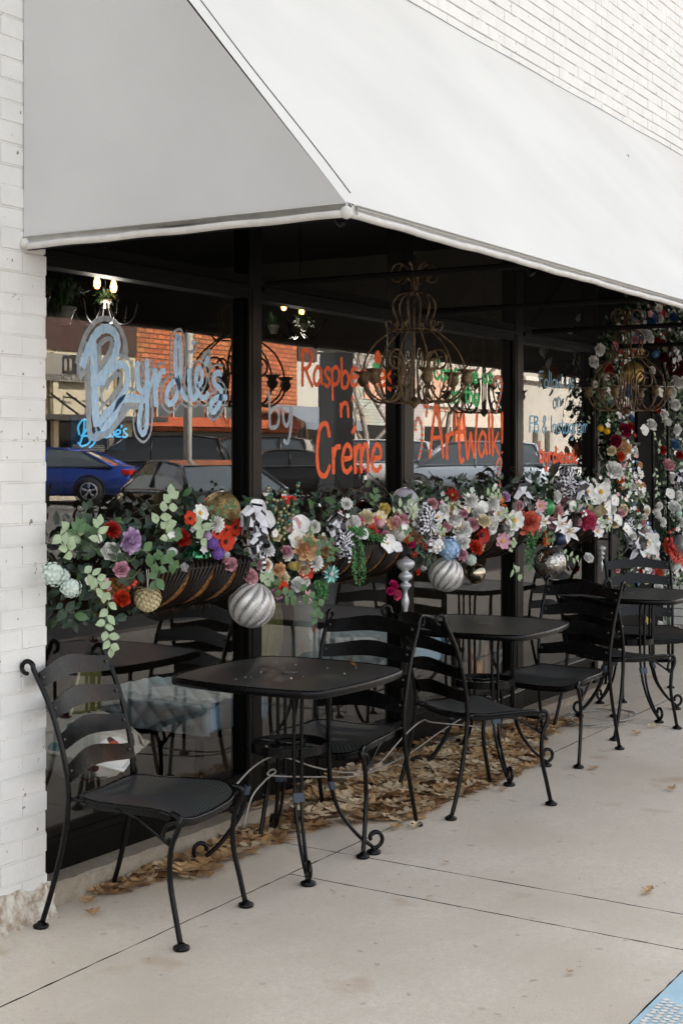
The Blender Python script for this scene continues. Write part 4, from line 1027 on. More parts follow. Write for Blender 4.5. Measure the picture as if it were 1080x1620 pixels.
bauble(398, 957, 36, -.24, [sw1, sw2], 'largest swirled silver bauble hanging beside the nearest window mullion', 1, string=1)
bauble(705, 909, 27, -.26, [sw1, sw2], 'swirled silver and white bauble hanging below the pale blue hydrangea', 1)
bauble(751, 907, 17, -.25, mat('antique_silver_gloss', '#b5ab95', .12, 1., var=.3, vscale=20), 'small shiny antique silver bauble beside the swirled one under the third basket')
bauble(869, 891, 26, -.26, mat('cracked_mirror_silver', '#bdb9b2', .16, 1., var=.45, vscale=60, bump=.5, bscale=80), 'mosaic silver bauble hanging left of the fourth basket')
bauble(312, 882, 24, -.16, mat('green_gloss', '#0d6b3c', .08, .85, coat=1.), 'shiny green bauble on the rim of the first basket')
bauble(862, 803, 15, -.24, mat('green_satin', '#2f8a4e', .35, .4, var=.2, vscale=30), 'satin green bauble near the striped bow above the fourth basket')
bauble(884, 853, 10.5, -.27, mat('navy_satin', '#2a3550', .35, .4), 'small navy bauble left of the fourth basket')
bauble(350, 808, 31, -.14, mat('antique_gold_flake', '#bba06a', .4, .75, var=.6, vscale=45, bump=.8, bscale=110), 'gold crackled bauble above the red poppies in the first basket')
bauble(640, 792, 21, -.12, mat('lilac_matt', '#bdb8c6', .5, var=.08, vscale=10), 'matt lilac grey bauble standing high at the right end of the second basket')
bauble(626, 838, 22, -.22, mat('pearl_white', '#dcdad3', .25, .25, var=.12, vscale=20), 'pearl white bauble over the right end of the second basket')
bauble(572, 812, 20, -.16, mat('dark_chrome', '#8f8a86', .1, 1., var=.6, vscale=30), 'mirrored dark chrome bauble in the second basket behind the pink flowers')
bauble(1000, 590, 18, -.3, mat('gold_satin', '#c8a868', .38, .6, var=.3, vscale=12), 'large satin gold bauble behind the farther chandelier')
bauble(1078, 862, 17, -.2, sw2, 'grey silver bauble inside the red garland on the entrance arch')
bauble(1072, 812, 6, -.24, mat('pale_teal', '#9fb8b0', .4), 'little pale teal bauble on the right leg of the flower arch')
# starburst ornament
so = empty('starburst_ornament', P(523, 908, -.3), label='teal and silver pleated starburst ornament left of the second basket', cat='ornament')
m = MB()
for i in range(16):
    a = 2 * pi * i / 16; a2 = a + pi / 16
    m.leaf((.008 * cos(a), 0, .008 * sin(a)), (cos(a), -.15, sin(a)), (0, -1, 0), .036, .014, i % 2, .5, 0)
m.build('rays', [mat('teal_foil', '#23756a', .25, .6), mat('silver_teal_foil', '#a8c9c0', .25, .6)], so)
m = MB(); m.sphere((0, -.006, 0), .011, 12, 8, sq=(1, .6, 1)); m.build('hub', mat('glitter_white', '#d9d6d6', .4, .2, bump=.8, bscale=300), so, True); so.rotation_euler = (0, 0, -.45)
# artichoke
ar = empty('artichoke_ornament', P(234, 946, -.28), label='beige artichoke shaped ornament hanging over the left end of the first basket', cat='ornament')
m = MB(); r = .046; N = 110
m.sphere((0, 0, 0), r * .82, 12, 8)
for i in range(N):
    t = math.acos(1 - 1.92 * (i + .5) / N); a = i * 2.39996
    n = Vector((sin(t) * cos(a), sin(t) * sin(a), cos(t))); dn = Vector((cos(t) * cos(a), cos(t) * sin(a), -sin(t)))
    m.leaf(n * r * .80, dn + n * (.45), n, r * .62, r * .5, None, .25, .1)
m.build('scales', mat('artichoke_beige', '#c9b88c', .6, var=.35, vscale=60), ar, False)
m = MB(); m.tube([(0, 0, .035), (.006, 0, .105)], .0014, 4); m.tube([(0, 0, .035), (-.006, 0, .105)], .0014, 4); m.build('hanging_cord', mat('white_cord', '#dedbd2', .8), ar)
# finials (turned drops)
def finial(px, py0, py1, y, label):
    a, b = P(px, py0, y), P(px, py1, y); H = a.z - b.z
    m = MB(); pr_ = [(0, 0), (.02, .002), (.06, .03), (.155, .075), (.17, .13), (.13, .19), (.06, .23), (.05, .25), (.11, .28), (.13, .33), (.10, .37), (.05, .40), (.045, .42), (.10, .45), (.11, .48), (.06, .52), (.035, .56), (.04, .62), (.065, .70), (.07, .75), (.045, .83), (.03, .92), (.012, .99), (0, 1)]
    m.lathe([(r_ * H * .9, -z_ * H) for r_, z_ in pr_], (0, 0, 0), 16); o = m.build('finial_ornament', mat('finial_silver_white', '#c6c8ca', .35, .35, var=.25, vscale=40), None, True); o.location = a; tag(o, label, 'ornament')
finial(641, 880, 978, -.26, 'long silver white turned drop ornament at the right end of the second basket')
finial(951, 862, 905, -.24, 'short silver turned drop ornament at the right end of the fourth basket')
# striped bows
bwht = mat('ribbon_white', '#dedde4', .45, var=.1, vscale=30); bblk = mat('ribbon_black', '#131218', .4)
def bow(px, py, size_px, y, label, loops=6, tails=2, seed=1, check=False):
    rs = random.Random(seed); y -= .05; c = P(px, py, y); s = 1.3 * size_px * depth(c.x, y) / FP
    root = empty('striped_bow', c, label=label, cat='bow')
    m = MB()
    for i in range(loops):
        a = 2 * pi * i / loops + rs.uniform(-.3, .3); L = s * rs.uniform(.75, 1.05); w = s * .46; tilt = rs.uniform(-.3, .5)
        ax = Vector((cos(a), -.25, sin(a))).normalized(); up = Vector((-sin(a) * .4, -1, cos(a) * .4 + tilt)).normalized(); sd = ax.cross(up).normalized(); n = 12; ph = rs.randint(0, 1)
        pts = []
        for k in range(n + 1):
            t = k / n * 2 * pi; r_ = L * .5 * (1 - cos(t)); h = s * .30 * sin(t); pts.append(ax * r_ + up * h)
        nw = 4 if check else 1
        for k in range(n):
            for q in range(nw):
                va, vb = -.5 + q / nw, -.5 + (q + 1) / nw
                tw = lambda kk: sd * (w * (0.35 + .65 * sin(pi * kk / n))) + up * (w * .18 * sin(kk * 1.7))
                col_ = ((k // 2 + ph + (q if check else 0)) % 2) if not check else ((k + q + ph) % 2)
                m.add([pts[k] + tw(k) * va, pts[k] + tw(k) * vb, pts[k + 1] + tw(k + 1) * vb, pts[k + 1] + tw(k + 1) * va], [(0, 1, 2, 3)], col_)
    m.build('loops', [bwht, bblk], root, False)
    for q in range(tails):
        m = MB(); a = -pi / 2 + rs.uniform(-.6, .6); L = s * rs.uniform(1.0, 1.6); w = s * .32; n = 10
        for k in range(n):
            def pp(kk, v): t = kk / n; return Vector((cos(a) * L * t + .1 * s * sin(t * 6 + q) + v * w, -.02 + .12 * s * sin(t * 7), sin(a) * L * t))
            m.add([pp(k, -.5), pp(k, .5), pp(k + 1, .5), pp(k + 1, -.5)], [(0, 1, 2, 3)], k % 2)
        m.build('tail', [bwht, bblk], root, False)
bow(396, 828, 30, -.24, 'large black and white striped bow beside the nearest window mullion', 8, 2, 3)
bow(405, 862, 22, -.27, 'lower black and white striped bow above the largest silver bauble', 7, 1, 5)
bow(527, 832, 21, -.24, 'black and white striped bow at the left end of the second basket', 5, 2, 8)
bow(541, 862, 19, -.26, 'small black and white check bow beside the trailing fern', 6, 1, 12, True)
bow(672, 828, 25, -.26, 'black and white check bow between the second and third baskets', 7, 2, 15, True)
bow(668, 806, 15, -.24, 'small striped bow loop below the lilac grey bauble', 4, 0, 18)
bow(820, 785, 24, -.22, 'black and white striped bow at the third window mullion', 7, 1, 21)
bow(892, 766, 24, -.2, 'black and white check bow high on the left of the fourth basket', 7, 1, 25, True)
bow(915, 782, 20, -.22, 'black and white striped bow above the pink peony', 6, 1, 28)
bow(1072, 760, 15, -.22, 'black and white striped bow on the right leg of the flower arch', 6, 1, 31)
bow(990, 838, 17, -.18, 'small check bow on the left leg of the flower arch', 6, 1, 34, True)
bow(1000, 868, 26, -.16, 'broad black and white striped bow left of the large white anemone', 6, 2, 37)
bow(1064, 566, 15, -.2, 'striped bow near the burgundy peony at the top of the arch', 5, 1, 40)
# red garland curl
m = MB(); pw = catmull([P(1056, 855, -.22), P(1062, 872, -.24), P(1074, 884, -.24), P(1092, 892, -.22)], 8)
for k in range(len(pw) - 1):
    for q in range(14):
        a = U(0, 6.28); m.leaf(pw[k].lerp(pw[k + 1], R()), Vector((cos(a), sin(a) * .6, sin(a * 1.7))), Vector((0, -1, .2)), .05, .016)
o = m.build('red_garland', mat('red_tinsel', '#c2341c', .5)); tag(o, 'curl of bright orange red tinsel garland on the right leg of the arch', 'garland')

# ---- flower arch frame, filler greenery and small blossoms
arch = empty('flower_arch', P(965, 1000, -.1), label='dark iron garden arch wrapped in flowers around the shop entrance', cat='arch')
arch.location.z = 0
ap = [Vector((9.30, -.08, 0)), Vector((9.30, -.08, 1.0)), Vector((9.32, -.08, 1.9)), Vector((9.42, -.08, 2.25)), Vector((9.75, -.08, 2.45)), Vector((10.1, -.08, 2.45)), Vector((10.42, -.08, 2.25)), Vector((10.52, -.08, 1.9)), Vector((10.54, -.08, 1.0)), Vector((10.54, -.08, 0))]
for dy in (0, .12):
    m = MB(); m.tube(catmull([p + Vector((0, dy, 0)) for p in ap], 6), .012, 6); o = m.build('rail', black, arch, True); o.location = -arch.location
m = MB()
for p in catmull(ap, 3)[1::2]: m.tube([p, p + Vector((0, .12, 0))], .007, 5)
o = m.build('rung', black, arch); o.location = -arch.location
path = catmull([P(945, 640, -.05), P(965, 560, -.05), P(1000, 512, -.05), P(1040, 500, -.05), P(1068, 540, -.05), P(1075, 640, -.08), P(1066, 740, -.08), P(1066, 840, -.08), P(1062, 900, -.08)], 8)
path2 = catmull([P(958, 640, -.05), P(970, 700, -.08), P(978, 760, -.08), P(992, 820, -.08), P(1010, 870, -.08), P(990, 905, -.06)], 8)
m = MB(); tw = MB()
allp = [(p, .15) for p in path] * 3 + [(p, .10) for p in path2] * 2
for i in range(7500):
    p, rad = random.choice(allp); a = U(0, 6.28); rr = rad * sqrt(R()); q = p + Vector((rr * cos(a), U(-.08, .10), rr * sin(a) * 1.1))
    L = U(.028, .058); m.leaf(q, Vector((U(-1, 1), U(-1, .2), U(-1, .8))), Vector((-.4 + U(-.5, .5), -1, U(-.2, .7))), L, L * .55, random.choice((0, 0, 1, 2, 3)))
for i in range(80):
    p, rad = random.choice(allp); tw_ = catmull([p + Vector((U(-.05, .05), 0, U(-.05, .05))), p + Vector((U(-.15, .15), U(-.1, .05), U(-.15, .12))), p + Vector((U(-.26, .2), U(-.12, .05), U(-.2, .1)))], 4); m.tube(tw_, .0022, 4, mi=4)
o = m.build('artificial_greenery', [leafA, leafD, leafB, leafC, stemg]); tag(o, 'mass of small artificial leaves and stems wrapped around the entrance arch', 'greenery', kind='stuff')
m = MB()
def tinyb(q, r, mi):
    n = Vector((-.5 + U(-.5, .5), -1, U(-.3, .6))).normalized(); x = n.orthogonal().normalized(); y = n.cross(x); ro = U(0, 6)
    for k in range(5): m.leaf(q, x * cos(ro + k * 1.257) + y * sin(ro + k * 1.257) + n * .3, n, r, r * .8, mi, .2, 0)
for i in range(430):
    p, rad = random.choice(allp); a = U(0, 6.28); rr = rad * sqrt(R()); q = p + Vector((rr * cos(a), U(-.15, -.04), rr * sin(a) * 1.1)); tinyb(q, U(.012, .026), random.choice((0, 0, 0, 0, 1, 2, 3, 4)))
o = m.build('filler_blossoms', [pet_mat(W), pet_mat(PK), pet_mat(BU), pet_mat(PG), pet_mat(RD)]); tag(o, 'scatter of tiny mostly white filler blossoms through the entrance arch greenery', 'filler flowers', kind='stuff')
m = MB()
for z_, x0, x1, z0, z1, n in ((1, 3.75, 5.5, 1.12, 1.36, 16), (2, 5.2, 6.7, 1.15, 1.38, 26), (3, 6.5, 8.0, 1.15, 1.42, 50), (4, 8.0, 9.4, 1.2, 1.46, 80)):
    for i in range(n): tinyb(Vector((U(x0, x1), U(-.29, -.2), U(z0, z1))), U(.009, .02), random.choice((0, 0, 0, 1, 3)))
o = m.build('filler_blossoms', [pet_mat(W), pet_mat(PK), pet_mat(BU), pet_mat(PG), pet_mat(OR)]); tag(o, 'scatter of tiny filler blossoms between the flowers of the four window baskets', 'filler flowers', kind='stuff')
# more medium flowers for the arch
for i in range(78):
    p, rad = random.choice(allp); q = p + Vector((U(-rad, rad) * .8, -.14, U(-rad, rad) * .8)); d = depth(q.x, q.y); l = sY * q.x - cY * (q.y + CD)
    px = 540 + FP * l / d; py = 715 - FP * (q.z - CH) / d
    flower(random.choice(('rose', 'rose', 'orchid', 'mum', 'carnation', 'anemone')), random.choice((W, W, W, W2, PK, CM, RD, BU, PE, W, DU)), px, py, U(4.5, 8), -.17 + U(-.05, .03), 5)

# labels for every flower and sprig: kind, colour, zone and order from the left
ORD = ['leftmost', 'second from the left', 'third from the left', 'fourth from the left', 'fifth from the left', 'sixth from the left', 'seventh from the left', 'eighth from the left', 'ninth from the left', 'tenth from the left', 'eleventh from the left', 'twelfth from the left', 'thirteenth from the left', 'fourteenth from the left', 'fifteenth from the left', 'sixteenth from the left', 'seventeenth from the left', 'eighteenth from the left', 'nineteenth from the left', 'twentieth from the left']
grp = {}
for t in FL: grp.setdefault((t[3], KN[t[1]], COLN[t[2]]), []).append(t)
for (z, kn, cn), L_ in grp.items():
    L_.sort(key=lambda t: t[4]); n = len(L_)
    prep = 'on' if z == 5 else 'above'
    for i, t in enumerate(L_):
        if n == 1: lb = 'the only %s %s %s %s' % (cn, kn, prep, ZN[z])
        elif n == 2: lb = '%s of the two %s %s flowers %s %s' % (('left', 'right')[i], cn, kn, prep, ZN[z])
        elif i == n - 1: lb = 'rightmost of the %s %s flowers %s %s' % (cn, kn, prep, ZN[z])
        else: lb = '%s of the %s %s flowers %s %s' % (ORD[min(i, 19)], cn, kn, prep, ZN[z])
        tag(t[0], lb, 'flower', 'artificial flowers on ' + ZN[z])
LN = {leafA.name: 'dark green', leafB.name: 'mid green', leafC.name: 'pale sage green', leafD.name: 'blue green'}
grp = {}
for t in SPR: grp.setdefault((t[2], LN[t[1].name]), []).append(t)
for (z, cn), L_ in grp.items():
    L_.sort(key=lambda t: t[3]); n = len(L_)
    for i, t in enumerate(L_):
        w_ = 'only' if n == 1 else ('rightmost' if i == n - 1 else ORD[min(i, 19)])
        tag(t[0], '%s %s leaf sprig %s %s' % (w_, cn, 'on' if z == 5 else 'around', ZN[z]), 'leaf sprig', 'leaf sprigs by ' + ZN[z])

# ================================================================== FALLEN LEAVES
lf = [mat('dry_leaf_tan', '#c39c6e', .75, var=.35, vscale=40), mat('dry_leaf_brown', '#9b754c', .75, var=.4, vscale=40), mat('dry_leaf_pale', '#dcc5a2', .75, var=.25, vscale=40)]
def oak(m, c, L, rz, tilt, curl, mi):
    out = [(0, 0), (.10, .03), (.16, .16), (.30, .30), (.34, .12), (.42, .10), (.50, .34), (.66, .40), (.62, .14), (.72, .10), (.82, .26), (.92, .20), (.88, .06), (1.0, 0)]
    vs = []; up = []; 
    mt = Matrix.Rotation(rz, 3, 'Z') @ Matrix.Rotation(tilt, 3, 'X') @ Matrix.Rotation(U(-.3, .3), 3, 'Y')
    def mk_(x, y): 
        v = Vector(((x - .5) * L, y * L, curl * L * (y * y * 3.0) + curl * L * .7 * (x - .5) ** 2 * 2)); return mt @ v + Vector(c)
    mid = [(x, 0) for x, _ in out]; n = len(out)
    s = U(.8, 1.2)
    vs = [mk_(x, 0) for x, _ in out] + [mk_(x, y * s) for x, y in out] + [mk_(x, -y * s * U(.85, 1.1)) for x, y in out]
    fs_ = []
    for i in range(n - 1): fs_ += [(i, i + 1, n + i + 1, n + i), (i, 2 * n + i, 2 * n + i + 1, i + 1)]
    m.add(vs, fs_, mi)
m = MB()
def leafc(x, y, z, tl=.17): oak(m, (x, y, z), U(.085, .145), U(0, 6.28), U(-tl, tl), U(-.05, .28), random.choice((0, 0, 0, 1, 1, 2)))
for i in range(950):
    x = random.triangular(4.9, 7.35, 6.1); wd = .50 * min(1, max(.12, (x - 4.75) / .7)) * (1 if x < 6.9 else max(.35, 1 - (x - 6.9) * .9)); t = R() ** 1.4; y = -.14 - wd * t
    if sin(x * 9 + y * 14) + sin(x * 4.1 - y * 21) < -.8 and R() < .75: continue
    z = .012 + .045 * (1 - t) * R() * min(1, (x - 4.8)); leafc(x, y, z)
for i in range(330):
    x = random.triangular(4.95, 7.2, 6.1); wd = .46 * min(1, max(.15, (x - 4.75) / .7)) * (1 if x < 6.9 else .6); t = R(); oak(m, (x, -.16 - wd * t, .030 + .040 * (1 - t)), U(.09, .14), U(0, 6.28), U(-.25, .12), U(.0, .4), random.choice((0, 2, 2)))
for i in range(110): x = U(4.25, 4.95); leafc(x, -.15 - .20 * R() ** 1.3 * min(1, (x - 3.9) / .5 + .2), .010 + .018 * R())
for i in range(36): x = U(3.93, 4.3); leafc(x, -.16 - .07 * R(), .010 + .012 * R())
for i in range(150): leafc(U(7.3, 7.9), -.13 - .30 * R() ** 1.6, .008 + .015 * R(), .2)
for i in range(90): leafc(U(5, 7.3), -.03 - .06 * R(), .075)
o = m.build('leaf_litter', lf); tag(o, 'drift of dry brown oak leaves heaped along the concrete ledge', 'fallen leaves', kind='stuff')
sc_ = [(140, 1432, 'near the foot of the brick pillar chair'), (148, 1450, 'closest to the white brick pillar'), (215, 1390, 'behind the nearest chair'), (236, 1396, 'beside the rear foot of the nearest chair'), (322, 1378, 'between the nearest chair legs'), (343, 1378, 'by the front foot of the nearest chair'), (625, 1313, 'under the foot of the second chair'), (657, 1310, 'right of the second chair foot'), (660, 1290, 'just behind the pair by the second chair'), (675, 1283, 'between the second and third chair feet'), (795, 1252, 'by the middle table front foot'), (938, 1218, 'against a front foot of the fourth chair'), (1032, 1152, 'by the fifth chair front foot'), (1005, 1163, 'left of the fifth chair front foot'), (1062, 1252, 'alone on open concrete at the right edge'), (1024, 1414, 'alone between the two long joints'), (915, 1140, 'amid the cable coils'), (958, 1120, 'beyond the cable coils'), (705, 1368, 'small crumb by the long joint'), (678, 1423, 'flattened on the second joint'), (540, 1290, 'in the gap between nearest table legs'), (900, 1543, 'tiny one in the near open concrete'), (462, 1300, 'left of the nearest table clamp')]
for px, py, wh in sc_:
    m = MB(); L = .085 if px < 700 or 'fifth' in wh else .07
    if 'crumb' in wh or 'tiny' in wh or 'flattened' in wh: L = .035
    oak(m, (0, 0, 0), L, U(0, 6.28), U(-.12, .12), U(.1, .5), random.choice((0, 0, 2)))
    o = m.build('fallen_leaf', lf); p = G(px, py); o.location = (p.x, p.y, .011); tag(o, 'dry oak leaf lying ' + wh, 'leaf', 'single fallen oak leaves')
m = MB(); oak(m, (0, 0, 0), .05, 1.2, .9, .5, 0); o = m.build('fallen_leaf', [lf[1], lf[1], lf[1]]); p = G(557, 1058, .737); o.location = (p.x, p.y, .752); tag(o, 'small brown leaf standing on the nearest tabletop', 'leaf')
m = MB()
for i in range(150):
    x = U(3.4, 9.5); y = -.2 - 1.9 * R() ** 1.5; a = U(0, 6.28); r_ = U(.0015, .005); m.poly([(x + r_ * cos(a + k * 2.1) * U(.6, 1.6), y + r_ * sin(a + k * 2.1), .0035) for k in range(3)], random.choice((0, 1, 1, 2)))
for i in range(8):
    x = U(3.4, 8.5); y = U(-1.0, -.2); a = U(0, 6.28); m.tube([(x, y, .002), (x + .03 * cos(a), y + .03 * sin(a), .003), (x + .06 * cos(a + .3), y + .06 * sin(a + .3), .002)], .0007, 3, mi=1)
o = m.build('leaf_crumbs', lf); tag(o, 'tiny leaf crumbs and twigs scattered over the concrete', 'debris', kind='stuff')
m = MB()
for cx, cy, s in ((.1, .02, .22), (-.12, -.15, .16), (.05, .2, .08), (-.2, .15, .06)): pass
m = MB(); 
for i in range(11):
    x = U(-.28, .28); y = U(-.24, .2); r_ = U(.0012, .003); p0 = (x, y, 0)
    m.sphere((x, y, .001), r_, 6, 4)
o = m.build('table_speck', mat('white_speck', '#cfcac2', .7)); o.location = (4.665, -.505, .738); tag(o, 'pale flecks of dirt scattered on the nearest tabletop', 'flecks', kind='stuff')

# ================================================================== LETTERING ON THE GLASS
def paint(name, col, col2, al=1., sc=30):
    m = mat(name, col, .55, var=.12, col2=col2, vscale=sc, spec=.3, alpha=al, contrast=(.3, .7)); nt = m.node_tree; b = nt.nodes['Principled BSDF']
    geo = nt.nodes.new('ShaderNodeNewGeometry'); mp = nt.nodes.new('ShaderNodeMapping'); mp.inputs['Scale'].default_value = (60, 60, 9); nt.links.new(geo.outputs['Position'], mp.inputs[0])
    n = nt.nodes.new('ShaderNodeTexNoise'); n.inputs['Scale'].default_value = 1.6; n.inputs['Detail'].default_value = 4; nt.links.new(mp.outputs[0], n.inputs['Vector'])
    mr = nt.nodes.new('ShaderNodeMapRange'); nt.links.new(n.outputs['Fac'], mr.inputs['Value']); mr.inputs['From Min'].default_value = .32; mr.inputs['From Max'].default_value = .55; mr.inputs['To Min'].default_value = al * .80; mr.inputs['To Max'].default_value = al
    nt.links.new(mr.outputs[0], b.inputs['Alpha']); return m
p_or = paint('orange_window_paint', '#ff6a2c', '#ee5a22', .98); p_gr = paint('green_window_paint', '#55d884', '#3fb56a', .95); p_bl = paint('light_blue_window_paint', '#c4e0f6', '#a8cae8', .97)
p_gy = paint('grey_window_paint', '#b4bcc2', '#9ca4ab', .80); p_b2 = paint('mid_blue_window_paint', '#7cc6ee', '#a8c8da', .95, 3); p_wb = paint('grey_white_window_paint', '#c3cbd3', '#a4acb4', .7)
YG = [-.0006]
def ribbon(mb, pts, w, n=5, mi=None, lay=None):
    """pts: (x, z) on the glass"""
    pw = catmull([Vector((p[0], p[1], 0)) for p in pts], n) if len(pts) > 2 else [Vector((p[0], p[1], 0)) for p in pts]
    YG[0] -= .000006; y = YG[0]; vs = []
    N = len(pw)
    for i, p in enumerate(pw):
        t = pw[min(i + 1, N - 1)] - pw[max(i - 1, 0)]
        t = t.normalized() if t.length > 1e-7 else Vector((1, 0, 0)); q = Vector((-t.y, t.x, 0)); ww = w * (1 + .10 * sin(i * 1.9)) * .5
        if i in (0, N - 1): ww *= .75
        vs += [(p.x + q.x * ww, y, p.y + q.y * ww), (p.x - q.x * ww, y, p.y - q.y * ww)]
    mb.add(vs, [(2 * i, 2 * i + 1, 2 * i + 3, 2 * i + 2) for i in range(N - 1)], mi)
def PX(px, py): p = P(px, py, 0); return (p.x, p.z)
# --- big script name
def T1(L_): return [PX(120 + x / 4.32, 490 + y / 4.32) for x, y in L_]
big = [  # (stroke, width m)
    ([(45, 395), (62, 330), (110, 215), (160, 145), (215, 128), (265, 160), (285, 225), (268, 310), (220, 400), (165, 470), (180, 510)], .036),
    ([(118, 215), (122, 330), (128, 480), (133, 640), (140, 800)], .040),
    ([(175, 510), (215, 430), (290, 375), (340, 390), (355, 460), (335, 550), (270, 650), (200, 720), (175, 780), (195, 800), (260, 730), (310, 620), (400, 605), (470, 620)], .032),
    ([(425, 352), (420, 440), (430, 530), (460, 560), (490, 500)], .028), ([(486, 335), (488, 450), (486, 560), (480, 640)], .030), ([(450, 640), (432, 740), (435, 810), (460, 850), (482, 800), (488, 700), (485, 600)], .024), ([(487, 575), (515, 500), (545, 420)], .020),
    ([(540, 400), (545, 480), (545, 570), (550, 665)], .030), ([(552, 530), (565, 470), (585, 425), (615, 420)], .026),
    ([(695, 480), (650, 510), (620, 570), (625, 630), (655, 640), (690, 580), (712, 450), (716, 300), (705, 200), (690, 190), (678, 300), (685, 430), (710, 530), (745, 600), (765, 605)], .027),
    ([(775, 400), (775, 500), (785, 590), (812, 605), (835, 560)], .027), ([(800, 212), (806, 236)], .028),
    ([(830, 530), (862, 480), (850, 400), (826, 420), (825, 520), (850, 590), (885, 600), (905, 560)], .024),
    ([(905, 322), (892, 350), (884, 385)], .026),
    ([(1000, 440), (965, 432), (940, 465), (955, 515), (990, 550), (985, 630), (950, 690), (925, 690), (925, 645), (965, 602), (1035, 600)], .028)]
root = empty('painted_lettering', P(240, 620, 0), label="large light blue script reading Byrdie's with grey outlines on the first window", cat='window lettering')
mo = MB()
for st, w in big:
    pw = catmull([Vector((a, b, 0)) for a, b in T1(st)], 4); N = len(pw)
    for sgn in (1, -1):
        of = []
        for i, p in enumerate(pw):
            t = (pw[min(i + 1, N - 1)] - pw[max(i - 1, 0)]).normalized(); q = Vector((-t.y, t.x, 0)) * sgn; of.append((p.x + q.x * (w * .5 + .020), p.y + q.y * (w * .5 + .020)))
        if len(of) > 3: ribbon(mo, of[::2] + [of[-1]], .012 if w > .03 else .010, 3)
for st, w in (([(20, 440), (22, 330), (60, 190), (130, 85), (210, 60), (290, 110), (335, 210), (345, 300), (330, 340)], .022), ([(85, 430), (88, 600), (90, 780), (110, 870), (190, 850), (260, 790), (320, 720), (360, 660), (430, 655)], .030), ([(25, 470), (75, 385)], .03), ([(150, 235), (150, 350), (158, 460)], .018), ([(165, 240), (225, 195), (250, 230), (235, 300), (175, 430)], .018), ([(170, 560), (230, 480), (300, 440), (300, 520), (230, 620)], .02), ([(760, 290), (810, 280), (830, 210)], .015), ([(860, 330), (915, 280), (905, 400)], .015), ([(190, 780), (215, 720), (245, 700), (225, 750), (205, 790)], .014)):
    ribbon(mo, T1(st), w)
o = mo.build('letter_outline', p_gy, root); o.location = -root.location
mo = MB()
for st, w in big: ribbon(mo, T1(st), w)
o = mo.build('letters', p_bl, root); o.location = -root.location
